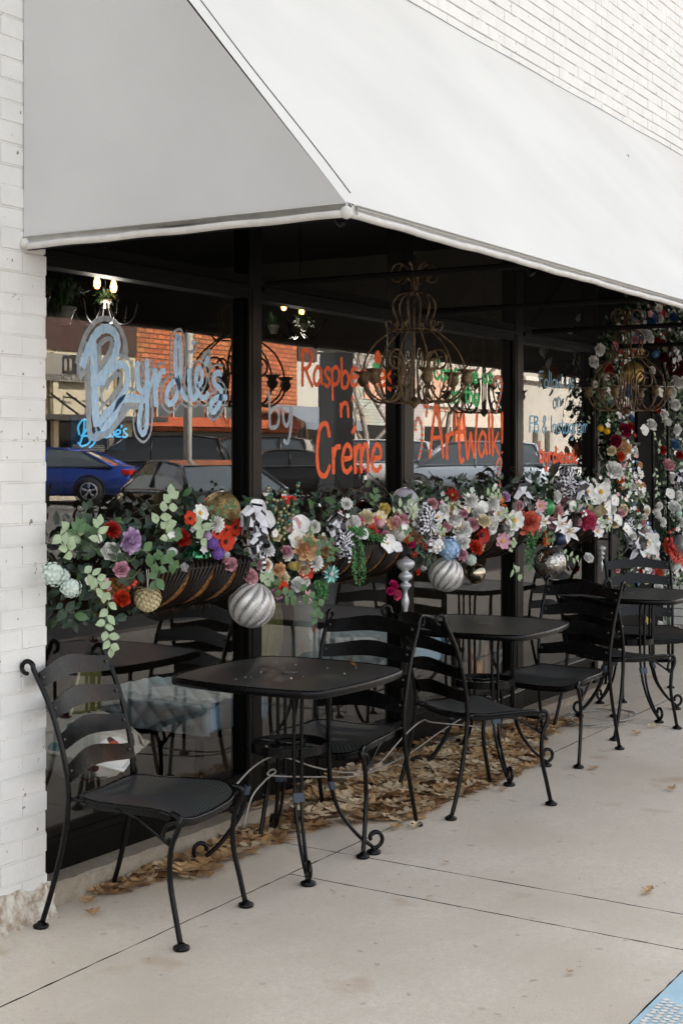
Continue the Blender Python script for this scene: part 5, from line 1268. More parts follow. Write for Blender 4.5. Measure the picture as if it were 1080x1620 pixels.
# --- stroke alphabet (x right, y up, x height .52, cap 1)
GL = {
 'R': ([[(0, 0), (.02, .5), (0, 1)], [(0, 1), (.3, .98), (.42, .78), (.28, .55), (.05, .48)], [(.15, .5), (.3, .25), (.48, 0)]], .5),
 'a': ([[(.34, .45), (.2, .55), (.04, .35), (.05, .08), (.18, 0), (.32, .2), (.35, .5)], [(.35, .5), (.35, .2), (.42, 0)]], .46),
 's': ([[(.30, .48), (.18, .55), (.06, .42), (.16, .28), (.28, .15), (.18, 0), (.03, .06)]], .36),
 'p': ([[(.02, .52), (.04, .1), (.05, -.42)], [(.04, .45), (.2, .55), (.34, .38), (.28, .1), (.06, .02)]], .42),
 'b': ([[(.03, 1), (.04, .5), (.05, 0)], [(.05, .40), (.2, .54), (.34, .36), (.28, .05), (.05, 0)]], .42),
 'e': ([[(.05, .27), (.32, .3), (.3, .5), (.16, .56), (.04, .35), (.06, .08), (.2, 0), (.36, .1)]], .42),
 'r': ([[(.03, .52), (.05, .25), (.05, 0)], [(.05, .3), (.14, .5), (.3, .52)]], .33),
 'i': ([[(.05, .52), (.06, .25), (.06, 0)], [(.05, .72), (.07, .76)]], .16),
 'n': ([[(.03, .54), (.05, .25), (.05, 0)], [(.05, .3), (.15, .52), (.28, .5), (.32, .25), (.33, 0)]], .42),
 "'": ([[(.08, 1.0), (.04, .76)]], .14),
 'C': ([[(.46, .72), (.36, .97), (.14, .92), (.03, .5), (.08, .1), (.3, 0), (.48, .2)]], .54),
 'm': ([[(.03, .54), (.05, .25), (.05, 0)], [(.05, .3), (.13, .52), (.24, .48), (.26, 0)], [(.26, .3), (.36, .54), (.47, .48), (.50, 0)]], .6),
 'o': ([[(.2, .54), (.05, .4), (.05, .1), (.2, 0), (.34, .12), (.33, .42), (.2, .54)]], .42),
 'u': ([[(.04, .52), (.05, .15), (.15, 0), (.28, .1), (.33, .52)], [(.33, .52), (.34, .2), (.38, 0)]], .45),
 't': ([[(.15, .85), (.15, .3), (.2, .02), (.32, .06)], [(0, .56), (.32, .58)]], .36),
 'h': ([[(.04, 1), (.05, .5), (.05, 0)], [(.05, .3), (.16, .52), (.28, .48), (.33, 0)]], .42),
 'A': ([[(0, 0), (.1, .5), (.24, 1)], [(.24, 1), (.38, .5), (.48, 0)], [(.08, .36), (.42, .38)]], .56),
 'W': ([[(0, 1), (.08, .4), (.17, 0)], [(.17, 0), (.26, .35), (.32, .6)], [(.32, .6), (.38, .3), (.48, 0)], [(.48, 0), (.55, .5), (.62, 1)]], .66),
 'l': ([[(.05, 1), (.05, .4), (.08, 0)]], .16), 'k': ([[(.04, 1), (.05, .5), (.05, 0)], [(.32, .55), (.08, .24)], [(.12, .28), (.36, 0)]], .42),
 '!': ([[(.08, 1.05), (.07, .6), (.06, .28)], [(.06, .08), (.07, .04)]], .2),
 'F': ([[(.05, 1), (.04, .5), (.03, 0)], [(.05, .96), (.38, .98)], [(.05, .55), (.3, .57)]], .44), 'w': ([[(0, .52), (.06, .2), (.13, 0)], [(.13, 0), (.2, .3), (.22, .45)], [(.22, .4), (.28, .1), (.33, 0)], [(.33, 0), (.42, .52), (.47, .85)]], .52),
 'B': ([[(.05, 1), (.04, .5), (.05, 0)], [(.05, .98), (.3, .95), (.34, .7), (.08, .54)], [(.08, .54), (.38, .45), (.38, .1), (.05, 0)]], .48),
 '&': ([[(.42, .05), (.12, .7), (.22, .95), (.32, .75), (.04, .25), (.14, 0), (.4, .35)]], .5), 'I': ([[(.06, 1), (.06, .5), (.06, 0)]], .18),
 'c': ([[(.3, .45), (.16, .54), (.04, .35), (.06, .08), (.2, 0), (.32, .1)]], .38),
 'g': ([[(.32, .48), (.18, .55), (.04, .32), (.12, .05), (.3, .2), (.33, .5)], [(.33, .5), (.33, 0), (.28, -.4), (.1, -.38)]], .42),
 'y': ([[(.03, .52), (.08, .12), (.2, .05), (.32, .52)], [(.34, .52), (.3, 0), (.2, -.42), (.06, -.35)]], .42), 'd': ([[(.33, 1), (.34, .4), (.36, 0)], [(.33, .42), (.18, .54), (.04, .35), (.1, .02), (.33, .12)]], .44),
 '/': ([[(0, 0), (.3, 1)]], .3), ' ': ([], .3), 'f': ([[(.34, .9), (.2, 1), (.12, .8), (.12, 0)], [(0, .52), (.28, .54)]], .3),
 'M': ([[(0, 0), (.03, 1)], [(.03, 1), (.24, .3), (.45, 1)], [(.45, 1), (.5, 0)]], .58), 'v': ([[(0, .52), (.15, 0), (.3, .52)]], .36), 'x': ([[(0, .5), (.3, 0)], [(.3, .5), (0, 0)]], .36), 'L': ([[(.03, 1), (.03, 0), (.36, .02)]], .42),
}
def word(mb, text, x0, y0, x1, y1, h0, h1, w, seed=0, fn=PX):
    """left/right ends of the baseline and cap heights there, in photo pixels"""
    rs = random.Random(seed); tot = sum(GL[c][1] for c in text); cur = 0
    for c in text:
        st, ad = GL[c]; jy = rs.uniform(-.05, .05); js = rs.uniform(.94, 1.08)
        for s in st:
            pts = []
            for gx, gy in s:
                u = (cur + gx) / tot; h = h0 + (h1 - h0) * u
                pts.append(fn(x0 + (x1 - x0) * u + .03 * gy * h * 0, y0 + (y1 - y0) * u - (gy * js + jy) * h))
            ribbon(mb, pts, w, 4)
        cur += ad
def lettering(name, words, m, label):
    root = empty(name, PX(words[0][1], words[0][2])[:1] + (0, PX(words[0][1], words[0][2])[1]), label=label, cat='window lettering')
    for a in words:
        mb = MB(); word(mb, *a); o = mb.build('painted_word', m, root); o.location = -root.location
    return root
lroot = lettering('painted_lettering', [("Raspberries", 478, 610, 624, 614, 55, 48, .020, 1), ("n'", 537, 663, 560, 664, 42, 42, .021, 2), ("Creme", 500, 752, 606, 742, 84, 74, .026, 3)], p_or, "orange brush lettering reading Raspberries n' Creme on the second window")
mb = MB(); ribbon(mb, [PX(556, 686), PX(562, 674)], .030, 2); o = mb.build('accent_mark', p_or, lroot); o.location = -lroot.location
rb = empty('painted_raspberry', P(597, 568, 0), label='small orange painted raspberry with two green leaves on the second window', cat='window drawing')
mb = MB(); YG[0] -= .00002; mb.poly([(lambda p: (p[0], YG[0], p[1]))(PX(597 + 6 * cos(a * .42) * (1 if sin(a * .42) < 0 else .8), 565 - 11 * sin(a * .42))) for a in range(15)]); o = mb.build('berry', p_or, rb); o.location = -rb.location
mb = MB(); ribbon(mb, [PX(590, 576), PX(596, 582), PX(602, 577)], .03, 3); o = mb.build('leaves', p_gr, rb); o.location = -rb.location
lettering('painted_lettering', [("by", 424, 678, 466, 676, 56, 56, .020, 5)], p_wb, 'faint grey white brush lettering reading by at the left edge of the second window')
lettering('painted_lettering', [("Art", 679, 728, 735, 727, 86, 80, .028, 6), ("Walk!", 733, 727, 798, 716, 78, 64, .027, 7)], p_or, 'tall orange brush lettering reading Art Walk! on the third window')
lettering('painted_lettering', [("Come see us", 686, 598, 779, 606, 30, 26, .019, 8), ("on the", 710, 636, 758, 640, 32, 30, .019, 9)], p_gr, 'green brush lettering reading Come see us on the above the orange words')
# candy canes in dashes
def cane(pts, label, n=11):
    root = empty('painted_candy_cane', P(pts[0][0], pts[0][1], 0), label=label, cat='window drawing')
    pw = catmull([Vector((*PX(*p), 0)) for p in pts], 12)
    for j, (m, nm) in enumerate(((p_or, 'orange_dashes'), (p_gy, 'grey_dashes'))):
        mb = MB()
        for k in range(j * 3, len(pw) - 3, 6): ribbon(mb, [(pw[k + i].x, pw[k + i].y) for i in range(0, 4)], .028 if j == 0 else .024, 1)
        o = mb.build(nm, m, root); o.location = -root.location
cane([(779, 610), (783, 598), (789, 597), (793, 605), (791, 625), (786, 642), (784, 655)], 'orange striped candy cane painted right of the green words')
cane([(657, 682), (657, 668), (662, 662), (667, 676), (667, 695), (665, 712), (661, 728)], 'orange striped candy cane painted at the left edge of the third window')
cane([(671, 644), (676, 632), (675, 650), (673, 660)], 'small orange dashes of a candy cane hook painted behind the nearer chandelier', 4)
cane([(783, 735), (790, 725), (792, 735), (787, 748), (789, 760), (791, 772)], 'orange striped candy cane painted below the exclamation mark')
lettering('painted_lettering', [("Follow us", 852, 614, 908, 613, 27, 23, .013, 10), ("on", 874, 646, 887, 645, 28, 28, .013, 11), ("FB & Instagram", 837, 684, 930, 685, 26, 26, .013, 12)], p_b2, 'thin blue brush lettering reading Follow us on FB & Instagram on the fourth window')
lettering('painted_lettering', [("byrdiesok", 852, 730, 913, 732, 32, 22, .022, 13)], paint('coral_window_paint', '#ff6a40', '#f45a30'), 'coral orange brush lettering reading byrdiesok low on the fourth window')

# ================================================================== INSIDE
# neon name sign
nroot = empty('neon_sign', P(160, 685, .25), label="small glowing cyan neon script reading Byrdie's behind the first window", cat='neon sign')
def NPX(px, py): p = P(px, py, .25); return (p.x, p.z)
neo = mat('neon_cyan', '#4fb8ea', .4, emit=.8)
mb = MB()
ns = [[(126, 688), (124, 675), (132, 664), (140, 668), (136, 682), (129, 690)], [(134, 666), (133, 682), (127, 702)], [(129, 690), (140, 690), (142, 700), (130, 706), (124, 700)], [(143, 686), (144, 694), (150, 692), (152, 684)], [(152, 684), (150, 700), (142, 708)], [(156, 692), (157, 684), (163, 682)], [(172, 680), (166, 684), (167, 692), (174, 690)], [(175, 670), (174, 684), (178, 692)], [(180, 682), (181, 690)], [(184, 688), (190, 685), (189, 680), (184, 682), (184, 690), (191, 691)], [(201, 678), (196, 680), (198, 685), (202, 688), (198, 692), (194, 690)], [(193, 672), (192, 677)]]
for s in ns:
    pts = [NPX(*p) for p in s]; mb.tube([(q.x, .25, q.y) for q in catmull([Vector((a, b, 0)) for a, b in pts], 4)], .0042, 6)
o = mb.build('neon_tube', neo, nroot, True); o.location = -nroot.location
mb = MB(); mb.box(NPX(120, 715)[0], NPX(206, 715)[0], .275, .28, NPX(120, 712)[1], NPX(120, 658)[1]); o = mb.build('backing_panel', mat('neon_backing', '#0a2a40', .3), nroot); o.location = -nroot.location
blind = MB()
for i in range(9):
    z = P(150, 700 + 1.5 * i, .4).z; blind.box(P(112, 700, .4).x, P(165, 700, .4).x, .4, .415, z - .004, z)
o = blind.build('louvred_panel', mat('blind_grey', '#8c8a84', .6)); tag(o, 'small grey louvred panel below the neon sign', 'louvre')
# bulbs and hanging pots
blb = mat('warm_bulb', '#ffb35a', .3, emit=12.); 
ic = empty('bulb_chandelier', P(168, 450, .9), label='lit candle bulb chandelier wrapped in trailing plants inside the first window', cat='chandelier')
for i, (px, py) in enumerate(((154, 449), (180, 455), (128, 452))):
    if i == 2: continue
    p = P(px, py, .9); m = MB(); m.lathe([(.0, .045), (.010, .030), (.017, .005), (.015, -.012), (.009, -.022)], p, 12); o = m.build('bulb', blb, ic, True); o.location = -ic.location
m = MB()
c = P(167, 500, .95)
for q in range(6):
    a = q * pi / 3; m.tube(catmull([c + Vector((0, 0, .1)), c + Vector((.06 * cos(a), .06 * sin(a), -.03)), c + Vector((.13 * cos(a), .13 * sin(a), -.02)), c + Vector((.16 * cos(a), .16 * sin(a), .07))], 5), .005, 6)
m.tube([c + Vector((0, 0, .1)), c + Vector((0, 0, .9))], .004, 5)
o = m.build('arms', black, ic, True); o.location = -ic.location
def potplant(px, py, rpx, y, label, n=70, hang=.9):
    p = P(px, py, y); r = rpx * depth(p.x, y) / FP; root = empty('hanging_plant', p, label=label, cat='plant')
    m = MB(); m.lathe([(0, -r * 1.1), (r * .55, -r * 1.1), (r * .8, -r * .2), (r * .82, -.005), (r, 0), (r * 1.02, .012), (r * .9, .014), (r * .8, 0)], (0, 0, 0), 18); m.build('pot', mat('grey_zinc_pot', '#8f8c84', .5, .2, var=.3, vscale=20), root, True)
    m = MB()
    for i in range(n):
        a = U(0, 6.28); t = U(.1, 1.1); pw = catmull([Vector((0, 0, 0)), Vector((r * .8 * cos(a), r * .8 * sin(a), r * U(.8, 1.8))), Vector((r * 2.2 * t * cos(a), r * 2.2 * t * sin(a), r * U(-.8, 2.2)))], 3)
        for k in range(len(pw) - 1): m.leaf(pw[k], pw[k + 1] - pw[k] + Vector((0, 0, .01)), (cos(a), sin(a), .5), r * .8, r * .22, random.choice((0, 1)))
    m.build('foliage', [leafA, leafB], root)
potplant(100, 490, 21, .45, 'potted plant with spiky leaves hanging top left inside the first window')
potplant(168, 478, 9, .95, 'dark trailing plant hanging around the lit bulbs inside the first window', 60)
p = P(475, 492, 1.1); ic2 = empty('bulb_chandelier', p, label='lit bulbs among leaves inside the top of the second window', cat='chandelier')
for i, (px, py) in enumerate(((477, 493), (449, 486))):
    q = P(px, py, 1.1 + .2 * i); m = MB(); m.lathe([(.0, .04), (.010, .025), (.017, .0), (.013, -.015), (.008, -.02)], q - p, 10); m.build('bulb', blb, ic2, True)
m = MB()
for q in range(6):
    a = q * pi / 3; m.tube(catmull([Vector((0, 0, -.12)), Vector((.08 * cos(a), .08 * sin(a), -.16)), Vector((.16 * cos(a), .16 * sin(a), -.05))], 5), .005, 6)
m.tube([Vector((0, 0, -.12)), Vector((0, 0, .7))], .004, 5); m.build('arms', black, ic2, True)
potplant(433, 518, 9, .6, 'small grey pot of leaves hanging at the top left of the second window', 50)
potplant(480, 515, 8, 1.1, 'dark trailing leaves around the bulbs inside the second window', 80)
for nm, loc_, pw_ in (('bulb_fill_light', P(167, 452, .9), 16), ('bulb_fill_light', P(465, 490, 1.2), 10)):  # fill lights added below the lit bulbs, boosted to brighten the benches
    L_ = bpy.data.lights.new(nm, 'POINT'); L_.energy = pw_; L_.color = (1, .90, .78); L_.shadow_soft_size = .06; lo = bpy.data.objects.new(nm, L_); COL.objects.link(lo); lo.location = loc_ + Vector((0, 0, -.20))
# quilted benches
def quilt_mat():
    m = bpy.data.materials.new('pale_blue_quilted_vinyl'); m.use_nodes = True; b = m.node_tree.nodes['Principled BSDF']
    b.inputs['Base Color'].default_value = lin('#cfe6f5'); b.inputs['Roughness'].default_value = .35; return m
qm = quilt_mat(); qs = mat('pale_blue_side_vinyl', '#a9d0ec', .4)
def bench(x0, x1, y0, y1, z0, z1, label):
    """a seat running back into the shop: quilted over its long sides, smooth at the window end"""
    root = empty('bench_seat', ((x0 + x1) / 2, (y0 + y1) / 2, 0), label=label, cat='bench', group='quilted bench seats in the window')
    Wd = x1 - x0; Hh = z1 - z0; tot = Wd + 2 * Hh
    def fn(u, v):
        y = y0 - .012 + (y1 - y0) * u; s = v * tot; rr = .04
        if s < Hh: x, z, nx = x0, z0 + s, (-1, 0)
        elif s < Hh + Wd: x, z, nx = x0 + s - Hh, z1, (0, 1)
        else: x, z, nx = x1, z1 - (s - Hh - Wd), (1, 0)
        for e_, sg_ in ((abs(s - Hh), 1), (abs(s - Hh - Wd), -1)):
            if e_ < rr: k = (1 - e_ / rr) ** 2 * rr * .42; x += k * sg_; z -= k
        a = (y + s) / .052; b_ = (y - s) / .052
        h = (abs(sin(a * pi / 2)) * abs(sin(b_ * pi / 2))) ** .45 * .013
        e = u * (y1 - y0); sh = .012 * max(0, 1 - e / .03) ** 2
        return (x + nx[0] * (h - sh), y, z + nx[1] * (h - sh))
    m = MB(); m.grid(fn, int((y1 - y0) / .008), int(tot / .009)); o = m.build('quilted_cushion', qm, root, True); o.location = -root.location
    m = MB(); m.bbox(x0 + .014, x1 - .014, y0 + .0, y1 - .02, z0 + .006, z1 - .016, .014); o = m.build('cushion_core', qs, root); o.location = -root.location
    m = MB(); m.box(x0 + .03, x1 - .03, y0 + .03, y1 - .03, z0 - .03, z0 + .004); o = m.build('seat_board', frame_m, root); o.location = -root.location
    for lx in (x0 + .06, x1 - .09):
        for ly in (y0 + .08, y1 - .1):
            m = MB(); m.box(lx, lx + .03, ly, ly + .03, .06, z0 - .03); o = m.build('leg', frame_m, root); o.location = -root.location
bench(4.936, 5.385, .10, .72, .374, .520, 'pale blue diamond quilted bench cushion inside the first window')
bench(6.813, 7.16, .10, .78, .420, .575, 'pale blue diamond quilted bench cushion inside the second window')
def pillow(c, w, h, t, rot, m, label, name='throw_pillow', trim=None):
    mb = MB()
    def fn(u, v, s=1):
        a, b = u * 2 - 1, v * 2 - 1; k = (1 - a * a) ** .5 * (1 - b * b) ** .5 if abs(a) < 1 and abs(b) < 1 else 0
        pin = 1 - .06 * (1 - abs(a)) * abs(b) - .06 * (1 - abs(b)) * abs(a)
        return (a * w / 2 * pin, s * t / 2 * k + .004 * sin(a * 9 + b * 5) * k, b * h / 2 * pin)
    mb.grid(lambda u, v: fn(u, v, -1), 14, 14); mb.grid(lambda u, v: fn(1 - u, v, 1), 14, 14)
    o = mb.build(name, m, None, True); o.location = c; o.rotation_euler = rot; tag(o, label, 'pillow')
    if trim:
        mb = MB(); ed = [fn(k / 12, 0) for k in range(12)] + [fn(1, k / 12) for k in range(12)] + [fn(1 - k / 12, 1) for k in range(12)] + [fn(0, 1 - k / 12) for k in range(12)]
        mb.tube([Vector(e) for e in ed], .008, 6, closed=True); mb.build('piping', trim, o, True)
    return o
olive = mat('olive_velvet', '#6a6a38', .75, var=.35, vscale=14)
pc = P(128, 1125, .25); pillow((pc.x, .25, pc.z), .34, .40, .13, (.15, .25, .5), olive, 'olive green velvet pillow leaning behind the nearest chair inside the window', trim=mat('cream_piping', '#c9c2a4', .7))
flo = mat('floral_white', '#e4e2dc', .7, col2='#3d3a44', vscale=16, detail=2, contrast=(.30, .36)); 
def floral():
    m = bpy.data.materials.new('floral_fabric'); m.use_nodes = True; nt = m.node_tree; b = nt.nodes['Principled BSDF']; geo = nt.nodes.new('ShaderNodeTexCoord')
    v = nt.nodes.new('ShaderNodeTexVoronoi'); v.inputs['Scale'].default_value = 13; nt.links.new(geo.outputs['Object'], v.inputs['Vector'])
    mr = nt.nodes.new('ShaderNodeMath'); mr.operation = 'LESS_THAN'; mr.inputs[1].default_value = .36; nt.links.new(v.outputs['Distance'], mr.inputs[0])
    r = nt.nodes.new('ShaderNodeValToRGB'); nt.links.new(v.outputs['Color'], r.inputs[0]); r.color_ramp.interpolation = 'CONSTANT'
    for i, (p_, c_) in enumerate(((0, '#b5532f'), (.35, '#5a2a33'), (.5, '#e6e4de'), (.62, '#6f9aa0'), (.8, '#474152'))):
        if i < 2: e = r.color_ramp.elements[i]; e.position = p_
        else: e = r.color_ramp.elements.new(p_)
        e.color = lin(c_)
    x = nt.nodes.new('ShaderNodeMix'); x.data_type = 'RGBA'; nt.links.new(mr.outputs[0], x.inputs[0]); x.inputs[6].default_value = lin('#e6e4de'); nt.links.new(r.outputs[0], x.inputs[7]); nt.links.new(x.outputs[2], b.inputs['Base Color']); b.inputs['Roughness'].default_value = .75; return m
pc = P(130, 1175, .2); pillow((pc.x, .2, pc.z), .52, .44, .26, (-1.35, 0, .5), floral(), 'white floral print seat cushion behind the nearest chair inside the window', 'seat_cushion', trim=MC['floral_white'])
pc = P(420, 1010, .4); pillow((pc.x, .4, pc.z), .36, .36, .14, (.1, .1, .3), olive, 'olive pillow inside the window right of the largest silver bauble', 'throw_pillow')
# ribbons hanging inside / glass jar / stickers
m = MB(); m.tube(catmull([P(372, 993, .12), P(374, 1020, .12), P(366, 1040, .12), P(340, 1068, .12), P(318, 1078, .14), P(300, 1082, .14)], 6), .013, 6, flat=.25)
o = m.build('cream_ribbon', mat('cream_satin', '#cfc9b8', .5)); tag(o, 'long cream ribbon trailing diagonally inside the first window', 'ribbon')
jr = empty('glass_vase', P(482, 1030, .35), label='tall clear printed glass vase standing inside the second window', cat='vase')
jz = P(482, 1046, .35).z - jr.location.z
m = MB(); m.lathe([(0, jz), (.07, jz), (.078, jz + .02), (.066, jz + .12), (.058, jz + .24), (.062, jz + .33), (.058, jz + .33), (.054, jz + .24), (.06, jz + .12), (.07, jz + .03), (0, jz + .02)], (0, 0, 0), 20)
m.build('vessel', mat('clear_vase', '#c8d2d2', .05, alpha=.28, spec=.8), jr, True)
m = MB()
for k in range(8):
    a = 3.6 + k * .33; z = jz + .05 + .03 * (k * 37 % 9); m.leaf((.063 * cos(a), .063 * sin(a), z), (0, 0, 1), (cos(a), sin(a), 0), .07, .03, k % 3)
m.build('print', [mat('vase_red', '#a5523f', .5), mat('vase_blue', '#5d7880', .5), mat('vase_white', '#c9ccc8', .5)], jr)
def heart(c, w, h, y):
    pts = []
    for k in range(26):
        t = 2 * pi * k / 26; pts.append((c[0] + w * (16 * sin(t) ** 3) / 34, y, c[1] + h * (13 * cos(t) - 5 * cos(2 * t) - 2 * cos(3 * t) - cos(4 * t)) / 32))
    return pts
ps = empty('window_poster', P(775, 1040, .12), label='street poster with raised hands and a white heart inside the third window', cat='poster')
a, b = P(738, 1010, .12), P(812, 1078, .12)
m = MB(); m.box(a.x, b.x, .122, .128, b.z, a.z); o = m.build('board', mat('poster_grey', '#6a665f', .7), ps); o.location = -ps.location
m = MB()
def stripx(px0, px1, py0, py1, mi, top=3):
    q0, q1 = P(px0, py1, .12), P(px1, py0, .12); w = q1.x - q0.x; m.poly([(q0.x + w * .1, .119, q0.z), (q1.x - w * .15, .1188, q0.z), (q1.x, .119, q1.z - .02), (q1.x - w * .25, .119, q1.z), (q0.x + w * .5, .119, q1.z - .035), (q0.x + w * .25, .119, q1.z), (q0.x, .119, q1.z - .02)], mi)
stripx(744, 749, 1020, 1070, 0); stripx(753, 763, 1041, 1078, 1); stripx(766, 772, 1015, 1075, 0); stripx(798, 808, 1018, 1052, 2); stripx(796, 806, 1051, 1060, 3); stripx(746, 750, 1010, 1018, 4)
o = m.build('printed_hands', [mat('poster_skin', '#b08068', .7), mat('poster_fire', '#e07a48', .7, col2='#e8d890', vscale=12), mat('poster_cream', '#d8c9a0', .7), mat('poster_blue', '#2f4f9a', .7), mat('poster_green', '#2f7a5a', .7)], ps); o.location = -ps.location
m = MB(); q = P(787, 1040, .12); m.poly(heart((q.x, q.z), .16, .13, .116)); hrt = m.build('heart', mat('poster_white', '#d9e2e2', .6), ps); hrt.location = -ps.location
m = MB()
def HP(px, py): p = P(px, py, .114); return (p.x, p.z)
sv = YG[0]
for t_, yy_ in (("Black", 1038),):
    YG[0] = .1145; word(m, t_, 784, yy_, 795, yy_ + .5, 6, 6, .0045, 3, HP)
YG[0] = sv
o = m.build('heart_text', mat('ink_black', '#1c1c1c', .6), hrt)
# plush zebra print drape and shelf items inside fourth bay
zb = MB()
zc = [bwht, bblk]
for j, (px, py, s) in enumerate(((842, 762, 20), (852, 778, 18), (838, 745, 13))):
    c = P(px, py, .12); r = s * depth(c.x, .12) / FP
    nu, nv = 16, 28
    vs = []
    for i in range(nu + 1):
        t = pi * i / nu
        for k in range(nv):
            a = 2 * pi * k / nv; rr = r * (1 + .12 * sin(3 * a + 2 * t)); vs.append(c + Vector((rr * sin(t) * cos(a), rr * .5 * sin(t) * sin(a), rr * cos(t))))
    for i in range(nu):
        for k in range(nv): zb.add([vs[i * nv + k], vs[(i + 1) * nv + k], vs[(i + 1) * nv + (k + 1) % nv], vs[i * nv + (k + 1) % nv]], [(0, 1, 2, 3)], 0 if sin(i * 1.1 + 1.3 * sin(k * .45)) > -.1 else 1)
o = zb.build('zebra_print_ruffle', [mat('satin_grey_white', '#b9c2c2', .35), bblk], None, True); tag(o, 'zebra striped satin ruffle piled inside the bottom left of the fourth window', 'ruffle')

# ================================================================== ACROSS THE STREET (seen in the glass)
FY = -27.0
def BX(px): return P(px, 715, 27.0).x
def BZ(px, py): return P(px, py, 27.0).z
def brick_mat(name, c1, c2, mortar_c, sc=1.0):
    m = bpy.data.materials.new(name); m.use_nodes = True; nt = m.node_tree; b = nt.nodes['Principled BSDF']
    geo = nt.nodes.new('ShaderNodeNewGeometry'); sp = nt.nodes.new('ShaderNodeSeparateXYZ'); cb = nt.nodes.new('ShaderNodeCombineXYZ'); nt.links.new(geo.outputs['Position'], sp.inputs[0]); nt.links.new(sp.outputs['X'], cb.inputs[0]); nt.links.new(sp.outputs['Z'], cb.inputs[1])
    br = nt.nodes.new('ShaderNodeTexBrick'); nt.links.new(cb.outputs[0], br.inputs['Vector']); br.inputs['Scale'].default_value = 1
    br.inputs['Brick Width'].default_value = .30 * sc; br.inputs['Row Height'].default_value = .11 * sc; br.inputs['Mortar Size'].default_value = .016 * sc
    br.inputs['Color1'].default_value = lin(c1); br.inputs['Color2'].default_value = lin(c2); br.inputs['Mortar'].default_value = lin(mortar_c)
    n = nt.nodes.new('ShaderNodeTexNoise'); n.inputs['Scale'].default_value = .9; n.inputs['Detail'].default_value = 6; nt.links.new(geo.outputs['Position'], n.inputs['Vector'])
    x = nt.nodes.new('ShaderNodeMix'); x.data_type = 'RGBA'; x.blend_type = 'MULTIPLY'; x.inputs[0].default_value = .5; nt.links.new(br.outputs['Color'], x.inputs[6]); nt.links.new(n.outputs['Color'], x.inputs[7])
    nt.links.new(x.outputs[2], b.inputs['Base Color']); b.inputs['Roughness'].default_value = .9; return m
dkgl = mat('dark_shop_glass', '#101214', .08, spec=.6); wht_tr = mat('pale_trim', '#c8c4ba', .7, var=.15, vscale=3)
def building(x0, x1, z1, wallm, label, parts, y0=FY, deep=9, name='street_building'):
    root = empty(name, ((x0 + x1) / 2, y0, 0), label=label, cat='building')
    m = MB(); m.box(x0, x1, y0 - deep, y0, .3, z1); o = m.build('wall', wallm, root); o.location = -root.location
    m = MB(); m.bbox(x0 - .0, x1, y0 - .3, y0 + .12, z1, z1 + .3, .03); o = m.build('cornice', wht_tr, root); o.location = -root.location
    for nm, bx_, mm in parts:
        m = MB()
        for q in bx_: m.box(q[0], q[1], y0 + (q[4] if len(q) > 4 else -.02), y0 + (q[5] if len(q) > 5 else .06), q[2], q[3])
        o = m.build(nm, mm, root); o.location = -root.location
    return root
cream = mat('cream_render', '#d9cdb0', .85, var=.12, vscale=1.2); obrick = brick_mat('orange_brick', '#cf7a48', '#a85a34', '#6a4028', 1.5); dbrick = brick_mat('brown_brick', '#5a3d32', '#4a3028', '#3a2c26')
x0, xa = BX(30), BX(214)
zs = BZ(75, 552)
b1 = building(x0 - 6, xa, 8.6, cream, 'cream fronted shop with a grey sign across the street, mirrored in the first window', [
    ('brick_band', [(x0 - 6, xa, zs, 8.59, .0, .07)], dbrick), ('shop_front', [(x0 - 6, xa, .4, BZ(120, 663), .0, .09)], dkgl), ('canopy_edge', [(x0 - 6, xa, BZ(120, 666), BZ(120, 658), .05, 1.4)], mat('dark_canopy', '#2e2a26', .7)),
    ('pilaster', [(BX(78), BX(86), .4, zs - .1, .07, .22), (BX(186), BX(200), .4, zs - .1, .07, .22), (BX(165), BX(172), .4, 2.9, .09, .2)], cream), ('joint', [(BX(88), BX(89.5), BZ(88, 662), zs, .0, .03), (BX(180), BX(182), BZ(180, 662), zs, .0, .03)], mat('joint_brown', '#7a6748', .8)),
    ('louvre', [(BX(112), BX(160), BZ(130, 735 - i * 3), BZ(130, 733.4 - i * 3), .1, .13) for i in range(11)], mat('louvre_pale', '#b5b5ae', .6))])
sg = empty('shop_sign', (BX(100), FY + .12, BZ(100, 580)), label='grey sign board with black dlm emblem on the cream building', cat='sign')
m = MB(); m.box(BX(40), BX(137), FY + .225, FY + .28, BZ(100, 604), BZ(100, 562)); o = m.build('board', mat('sign_grey', '#7d776e', .7), sg); o.location = -sg.location
m = MB()
inkm = mat('sign_ink', '#1d1a18', .7)
def srib(m, pts, w):                    # thick strokes on the board, photo pixels of the mirror image
    for i in range(len(pts) - 1):
        a, b_ = (BX(pts[i][0]), BZ(pts[i][0], pts[i][1])), (BX(pts[i + 1][0]), BZ(pts[i + 1][0], pts[i + 1][1])); d = Vector((b_[0] - a[0], b_[1] - a[1])); 
        if d.length < 1e-6: continue
        d.normalize(); q = Vector((-d.y, d.x)) * w / 2; e = d * w * .3; y = FY + .284 + .0004 * (len(m.f) % 9)
        m.poly([(a[0] - e.x + q.x, y, a[1] - e.y + q.y), (a[0] - e.x - q.x, y, a[1] - e.y - q.y), (b_[0] + e.x - q.x, y, b_[1] + e.y - q.y), (b_[0] + e.x + q.x, y, b_[1] + e.y + q.y)])
def arc(cx, cy, rx, ry, a0, a1, n=8): return [(cx + rx * cos(radians(a0 + (a1 - a0) * k / n)), cy - ry * sin(radians(a0 + (a1 - a0) * k / n))) for k in range(n + 1)]
for cx in (94.8, 102.4): 
    srib(m, [(cx - 3.8, 576.5)] + arc(cx, 569.5, 3.8, 4, 180, 0) + [(cx + 3.8, 576.5)], .10); srib(m, [(cx - 3.8, 580)] + arc(cx, 586.5, 3.8, 4, 180, 360) + [(cx + 3.8, 580)], .10)
